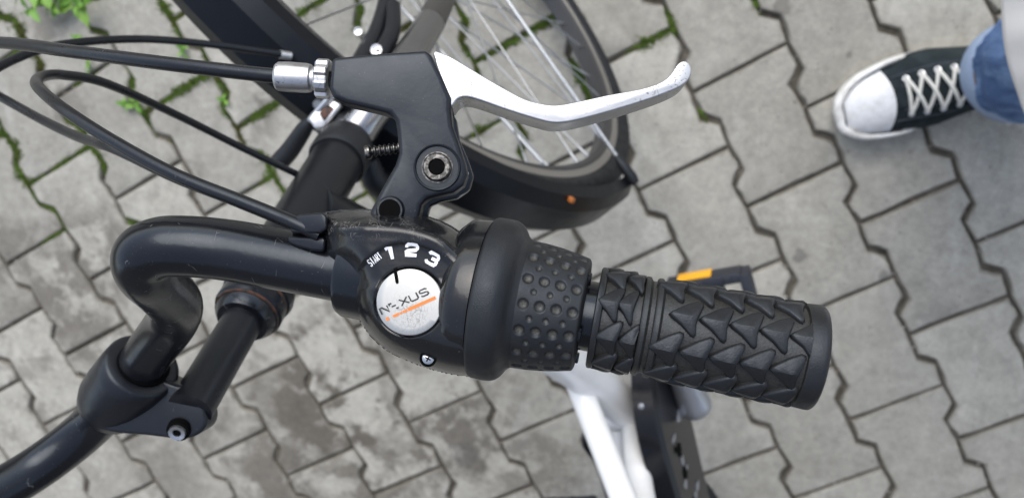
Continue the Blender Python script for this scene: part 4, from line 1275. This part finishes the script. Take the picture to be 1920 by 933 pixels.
dc = q.mix(q.ramp(nz, [(0.40, 0.0), (0.60, 1.0)]), (0.05, 0.105, 0.25), (0.17, 0.28, 0.50))
dc = q.mix(q.ramp(fz, [(0.45, 0.0), (0.75, 0.5)]), dc, (0.25, 0.33, 0.47)); q.l(dc, q.b.inputs['Base Color']); q.bump(q.math('ADD', nz, fz), .35, .002)
M_cuff = mat('denim_inside', (0.24, 0.33, 0.47), 0.9, spec=0.2)
q = NB(M_cuff); q.l(q.mix(q.ramp(q.noise(700, 3), [(0.4, 0.0), (0.7, 1.0)]), (0.28, 0.37, 0.54), (0.44, 0.53, 0.68)), q.b.inputs['Base Color'])
M_seam = mat('brown_seam', (0.17, 0.11, 0.085), 0.9)
M_coat = mat('white_jacket', (0.86, 0.83, 0.795), 0.85, spec=0.2)
q = NB(M_coat); q.bump(q.noise(900, 3), .3, .0006)

toe = G(1561, 216, 0.012); hdir = (G(1806, 166, .075) - G(1575, 212, .02)); hdir.z = 0; hdir.normalize()
toe.z = 0
SL = 0.285
person = empty('person', toe + hdir * 0.2 + Vector((0.12, 0.12, 0)))
tag(person, 'person in cuffed blue jeans, black canvas sneaker and white jacket at the right edge', 'person')


def make_shoe(toe, hd, parent, mirror=1):
    sdv = Vector((-hd.y, hd.x, 0)) * mirror                     # towards image top for the visible shoe
    def half(t):  # half width along the foot 0..1 (toe..heel)
        pts = [(0, .006), (.02, .022), (.06, .034), (.12, .044), (.2, .050), (.3, .0545), (.38, .055), (.5, .050), (.62, .044), (.75, .040), (.88, .037), (.95, .029), (.985, .017), (1, 0)]
        for (a, b), (c, d) in zip(pts[:-1], pts[1:]):
            if a <= t <= c: return b + (d - b) * (t - a) / (c - a)
        return 0
    def cen(t): return 0.006 * math.sin(t * math.pi * 1.2) + .004 * t
    def hgt(t):
        pts = [(0, .030), (.04, .040), (.12, .050), (.22, .055), (.3, .060), (.45, .076), (.6, .092), (.72, .100), (.85, .090), (1, .075)]
        for (a, b), (c, d) in zip(pts[:-1], pts[1:]):
            if a <= t <= c: return b + (d - b) * (t - a) / (c - a)
        return .07
    def SP(t, s, z): return toe + hd * (t * SL) + sdv * (s + cen(t)) + Vector((0, 0, z))
    def surf(t, sn, lift=0.0):
        """upper surface; sn -1..1 across"""
        w_ = max(half(t) - .004, .001); h = hgt(t); z0 = .028
        e = max(0, 1 - abs(sn) ** 2.3) ** 0.62
        w_ *= 1 + .16 * max(0, min(1, (t - .32) / .15)); return SP(t, sn * w_ * (1 - .06 * e), z0 + (h - z0) * e + lift)
    ts = [0, .008, .02, .04, .07, .1, .14, .18, .23, .28, .34, .4, .46, .52, .58, .64, .7, .76, .82, .88, .93, .965, .985, 1.0]
    # sole: swelling rubber wall
    bm = bmesh.new()
    lo = [(t, half(t)) for t in ts] + [(t, -half(t)) for t in ts[-2:0:-1]]
    rings = []
    for (ins, z) in ((.004, .001), (.001, .004), (0, .010), (.0005, .026), (.002, .0315), (.006, .0325)):
        ring = []
        for (t, s) in lo:
            k = max(0, (abs(s) - ins)) * (1 if s > 0 else -1) if s else 0
            tt = t
            if t < .03: tt = t + ins / SL * (1 - t / .03)
            if t > .97: tt = t - ins / SL * ((t - .97) / .03)
            zz = z + (.008 * max(0, 1 - t / .12) if z > .02 else 0)
            ring.append(bm.verts.new(SP(tt, k, zz)))
        rings.append(ring)
    n = len(lo)
    for A, B in zip(rings[:-1], rings[1:]):
        for i in range(n): bm.faces.new((A[i], A[(i + 1) % n], B[(i + 1) % n], B[i]))
    bm.faces.new(rings[0]); bm.faces.new(rings[-1])
    shoe = obj('sneaker', bm, M_foxing, parent, 60)
    # canvas upper
    def sheet(name, t0, t1, s0, s1, lift, mt, nt_=14, ns_=20, tf=None):
        bm = bmesh.new(); rows = []
        for i in range(nt_ + 1):
            row = []
            for j in range(ns_ + 1):
                sn = s0 + (s1 - s0) * j / ns_
                a, b = (t0, t1) if tf is None else tf(sn)
                row.append(bm.verts.new(surf(a + (b - a) * i / nt_, sn, lift)))
            rows.append(row)
        for A, B in zip(rows[:-1], rows[1:]):
            for j in range(ns_): bm.faces.new((A[j], A[j + 1], B[j + 1], B[j]))
        bd = [e for e in bm.edges if len(e.link_faces) == 1]
        r_ = bmesh.ops.extrude_edge_only(bm, edges=bd)
        for g in r_['geom']:
            if isinstance(g, bmesh.types.BMVert): g.co.z -= .004
        return obj(name, bm, mt, shoe, 60)
    sheet('canvas_upper', .03, .985, -1, 1, 0, M_canvas, 30, 28)
    sheet('toe_cap', .035, .26, -1.0, 1.0, .0026, M_cap, 14, 24, lambda sn: (.012 + .02 * sn * sn, .266 - .035 * sn * sn))
    ed = [surf(.034 + .03 * sn * sn, sn, .001) for sn in [x / 12 for x in range(-12, 13)]]
    # bumper line round the toe
    tube('toe_bumper', [SP(t, s * .96, .037 + .006 * max(0, 1 - t / .12)) for t, s in [(t, half(t)) for t in ts[10:0:-1]] + [(0.012, 0)] + [(t, -half(t)) for t in ts[1:11]]], [.0012 + .0050 * math.sin(math.pi * i / 20) ** .6 for i in range(21)], M_foxing, shoe, 10)
    tube('toe_line', [SP(t + .012, s * .90, .0395 + .006 * max(0, 1 - t / .12)) for t, s in [(t, half(t)) for t in ts[9:1:-1]] + [(0.022, 0)] + [(t, -half(t)) for t in ts[2:10]]], .0011, M_stitch, shoe, 6)
    sheet('tongue', .27, .74, -.30, .30, .0022, M_canvas, 14, 8)
    for sg in (1, -1):
        sheet('eyelet_stay', .30, .76, .36 * sg, .66 * sg, .0020, M_canvas, 12, 6)
        for k, sn in enumerate((.36, .66)):
            tube('stitch_line', [surf(t, sn * sg, .0022) for t in (.26 if k else .3, .36, .44, .52, .6, .68, .76)], .0008, M_stitch, shoe, 5)
    n_e = 7; et = [.325 + .066 * k for k in range(n_e)]
    for sg in (1, -1):
        for t in et:
            c_ = surf(t, .52 * sg, .0030); bm = bmesh.new(); nrm = Vector((0, 0, 1)) + sdv * .5 * sg
            add_lathe(bm, [(0, .0020), (.0009, .0028), (.0009, .0044), (-.0006, .0048)], c_, nrm, 14); obj('eyelet', bm, M_steel, shoe, 60)
    tube('lace', [surf(et[0], s, .0055 - .0025 * abs(s) / .52) for s in (-.52, -.27, 0, .27, .52)], .0026, M_lace, shoe, 8)
    for k in range(n_e - 1):
        for sg in (1, -1):
            pts = []
            for j in range(7):
                f = j / 6; s = .52 * sg * (1 - 2 * f); pts.append(surf(et[k] + (et[k + 1] - et[k]) * (f ** 0.9), s, .0040 + (.0032 + .0012 * sg) * math.sin(f * math.pi)))
            tube('lace', pts, .0026, M_lace, shoe, 8)
    # bow loops hanging to the sides
    b0 = surf(et[-1], 0, .008)
    for sg in (1, -1):
        e1 = SP(.70, .050 * sg, .088); e2 = SP(.745, .060 * sg, .075); e3 = SP(.77, .040 * sg, .088)
        tube('lace_loop', [b0, e1, SP(.715, .064 * sg, .083), e2, SP(.775, .056 * sg, .08), e3, b0 + Vector((0, 0, .002))], .0028, M_lace, shoe, 8, 4)
    tube('lace_end', [b0, SP(.73, -.048, .085), SP(.76, -.062, .07), SP(.79, -.068, .055)], .0030, M_lace, shoe, 8, 4)
    return shoe


make_shoe(toe, hdir, person)
toe2 = Vector((0.66, 0.30, 0))
make_shoe(toe2, Vector((0.98, -0.05, 0)).normalized(), person, -1)


def leg_mesh(ank, hip, nm):
    bm = bmesh.new(); rows = []
    for i in range(41):
        t = (i / 40) ** 1.35; c_ = ank.lerp(hip, t) + Vector((-.06 * math.sin(t * math.pi), 0, 0))
        k_ = .055 if t < .047 else .0600; rx = k_ + .030 * t; ry = k_ + .003 + .034 * t
        row = []
        for k in range(40):
            a = 2 * math.pi * k / 40
            f = 1 + .13 * mnoise.noise(Vector((math.cos(a) * 2.2, math.sin(a) * 2.2, t * 16))) * min(1, t * 20) + .11 * (abs(math.sin(t * 48 + 2.5 * math.sin(a * 2 + t * 12))) ** .6 - .5) * max(0, 1 - t * 2.0) * min(1, t * 25)
            row.append(bm.verts.new(c_ + Vector((math.cos(a) * rx * f, math.sin(a) * ry * f, 0))))
        rows.append(row)
    for X, Y in zip(rows[:-1], rows[1:]):
        for k in range(40): bm.faces.new((X[k], X[(k + 1) % 40], Y[(k + 1) % 40], Y[k]))
    bm.faces.new(rows[-1])
    bm.faces.new(rows[0])
    j = obj(nm, bm, M_denim, person, 60)
    # turned-up cuff: pale inside of the cloth, brown seam on top
    d_ = (hip - ank).normalized()
    def rr(t, r, a): return r * (1 + .02 * math.sin(3 * a + 1))
    lathe('cuff', [(-.004, .058), (-.006, .0665), (-.004, .0685), (.031, .0690), (.0335, .0682), (.034, .058)], ank, d_, M_cuff, j, 40, ang=50, fn=rr)
    lathe('cuff_seam', [(.0325, .0688), (.0345, .0692), (.0362, .0680), (.0350, .060)], ank, d_, M_seam, j, 40, ang=70, fn=rr)
    return j


ank = toe + hdir * 0.216 + Vector((-.002, .010, .092))
leg_mesh(ank, Vector((.56, .06, .86)), 'jeans')
leg_mesh(toe2 + Vector((.21, -.01, .088)), Vector((.60, .22, .86)), 'jeans')
# jacket: hem hangs in front of the leg
hem_px = [(1880, -160), (1874, -60), (1875, 20), (1882, 95), (1902, 165), (1935, 240)]
hz = 0.50
front = [G(a, b, hz) for a, b in hem_px]
back = [Vector((.38, -.10, hz)), Vector((.48, -.10, hz)), Vector((.60, -.02, hz)), Vector((.66, .12, hz)), Vector((.60, .27, hz)), Vector((.48, .34, hz)), Vector((.38, .30, hz))]
hem = catmull(front + back, 6, True)
bm = bmesh.new(); rows = []
cx = sum((p for p in hem), Vector((0, 0, 0))) / len(hem)
for (s, dz, dx) in ((.97, .006, 0), (.985, .0, 0), (1.0, .002, 0), (1.0, .010, 0), (.97, .06, .02), (.92, .16, .06), (.86, .32, .10), (.84, .55, .13), (.84, .75, .15), (.66, .90, .15), (.25, .97, .15)):
    row = []
    for k, p in enumerate(hem):
        f = 1 + .018 * math.sin(k * .9) * (1 if dz < .5 else 0)
        q_ = cx + (p - cx) * s * (f if dz > .01 else 1) + Vector((dx, 0, dz)); row.append(bm.verts.new(q_))
    rows.append(row)
n = len(hem)
for X, Y in zip(rows[:-1], rows[1:]):
    for k in range(n): bm.faces.new((X[k], X[(k + 1) % n], Y[(k + 1) % n], Y[k]))
bm.faces.new(rows[-1])
obj('jacket', bm, M_coat, person, 70)

# ------------------------------------------------------------------ invented wall out of view, added only to shade the scene
M_shade_wall = mat('shade_wall_grey', (0.11, 0.11, 0.115), 0.9)
q = NB(M_shade_wall); q.bump(q.noise(60, 4), .4, .004)
bm = bmesh.new(); add_box(bm, (0.5, -4.2, 2.5), Vector((7, 0, 0)), Vector((0, .15, 0)), Vector((0, 0, 2.5)), .02)
tag(obj('added_shade_wall', bm, M_shade_wall), kind='structure')
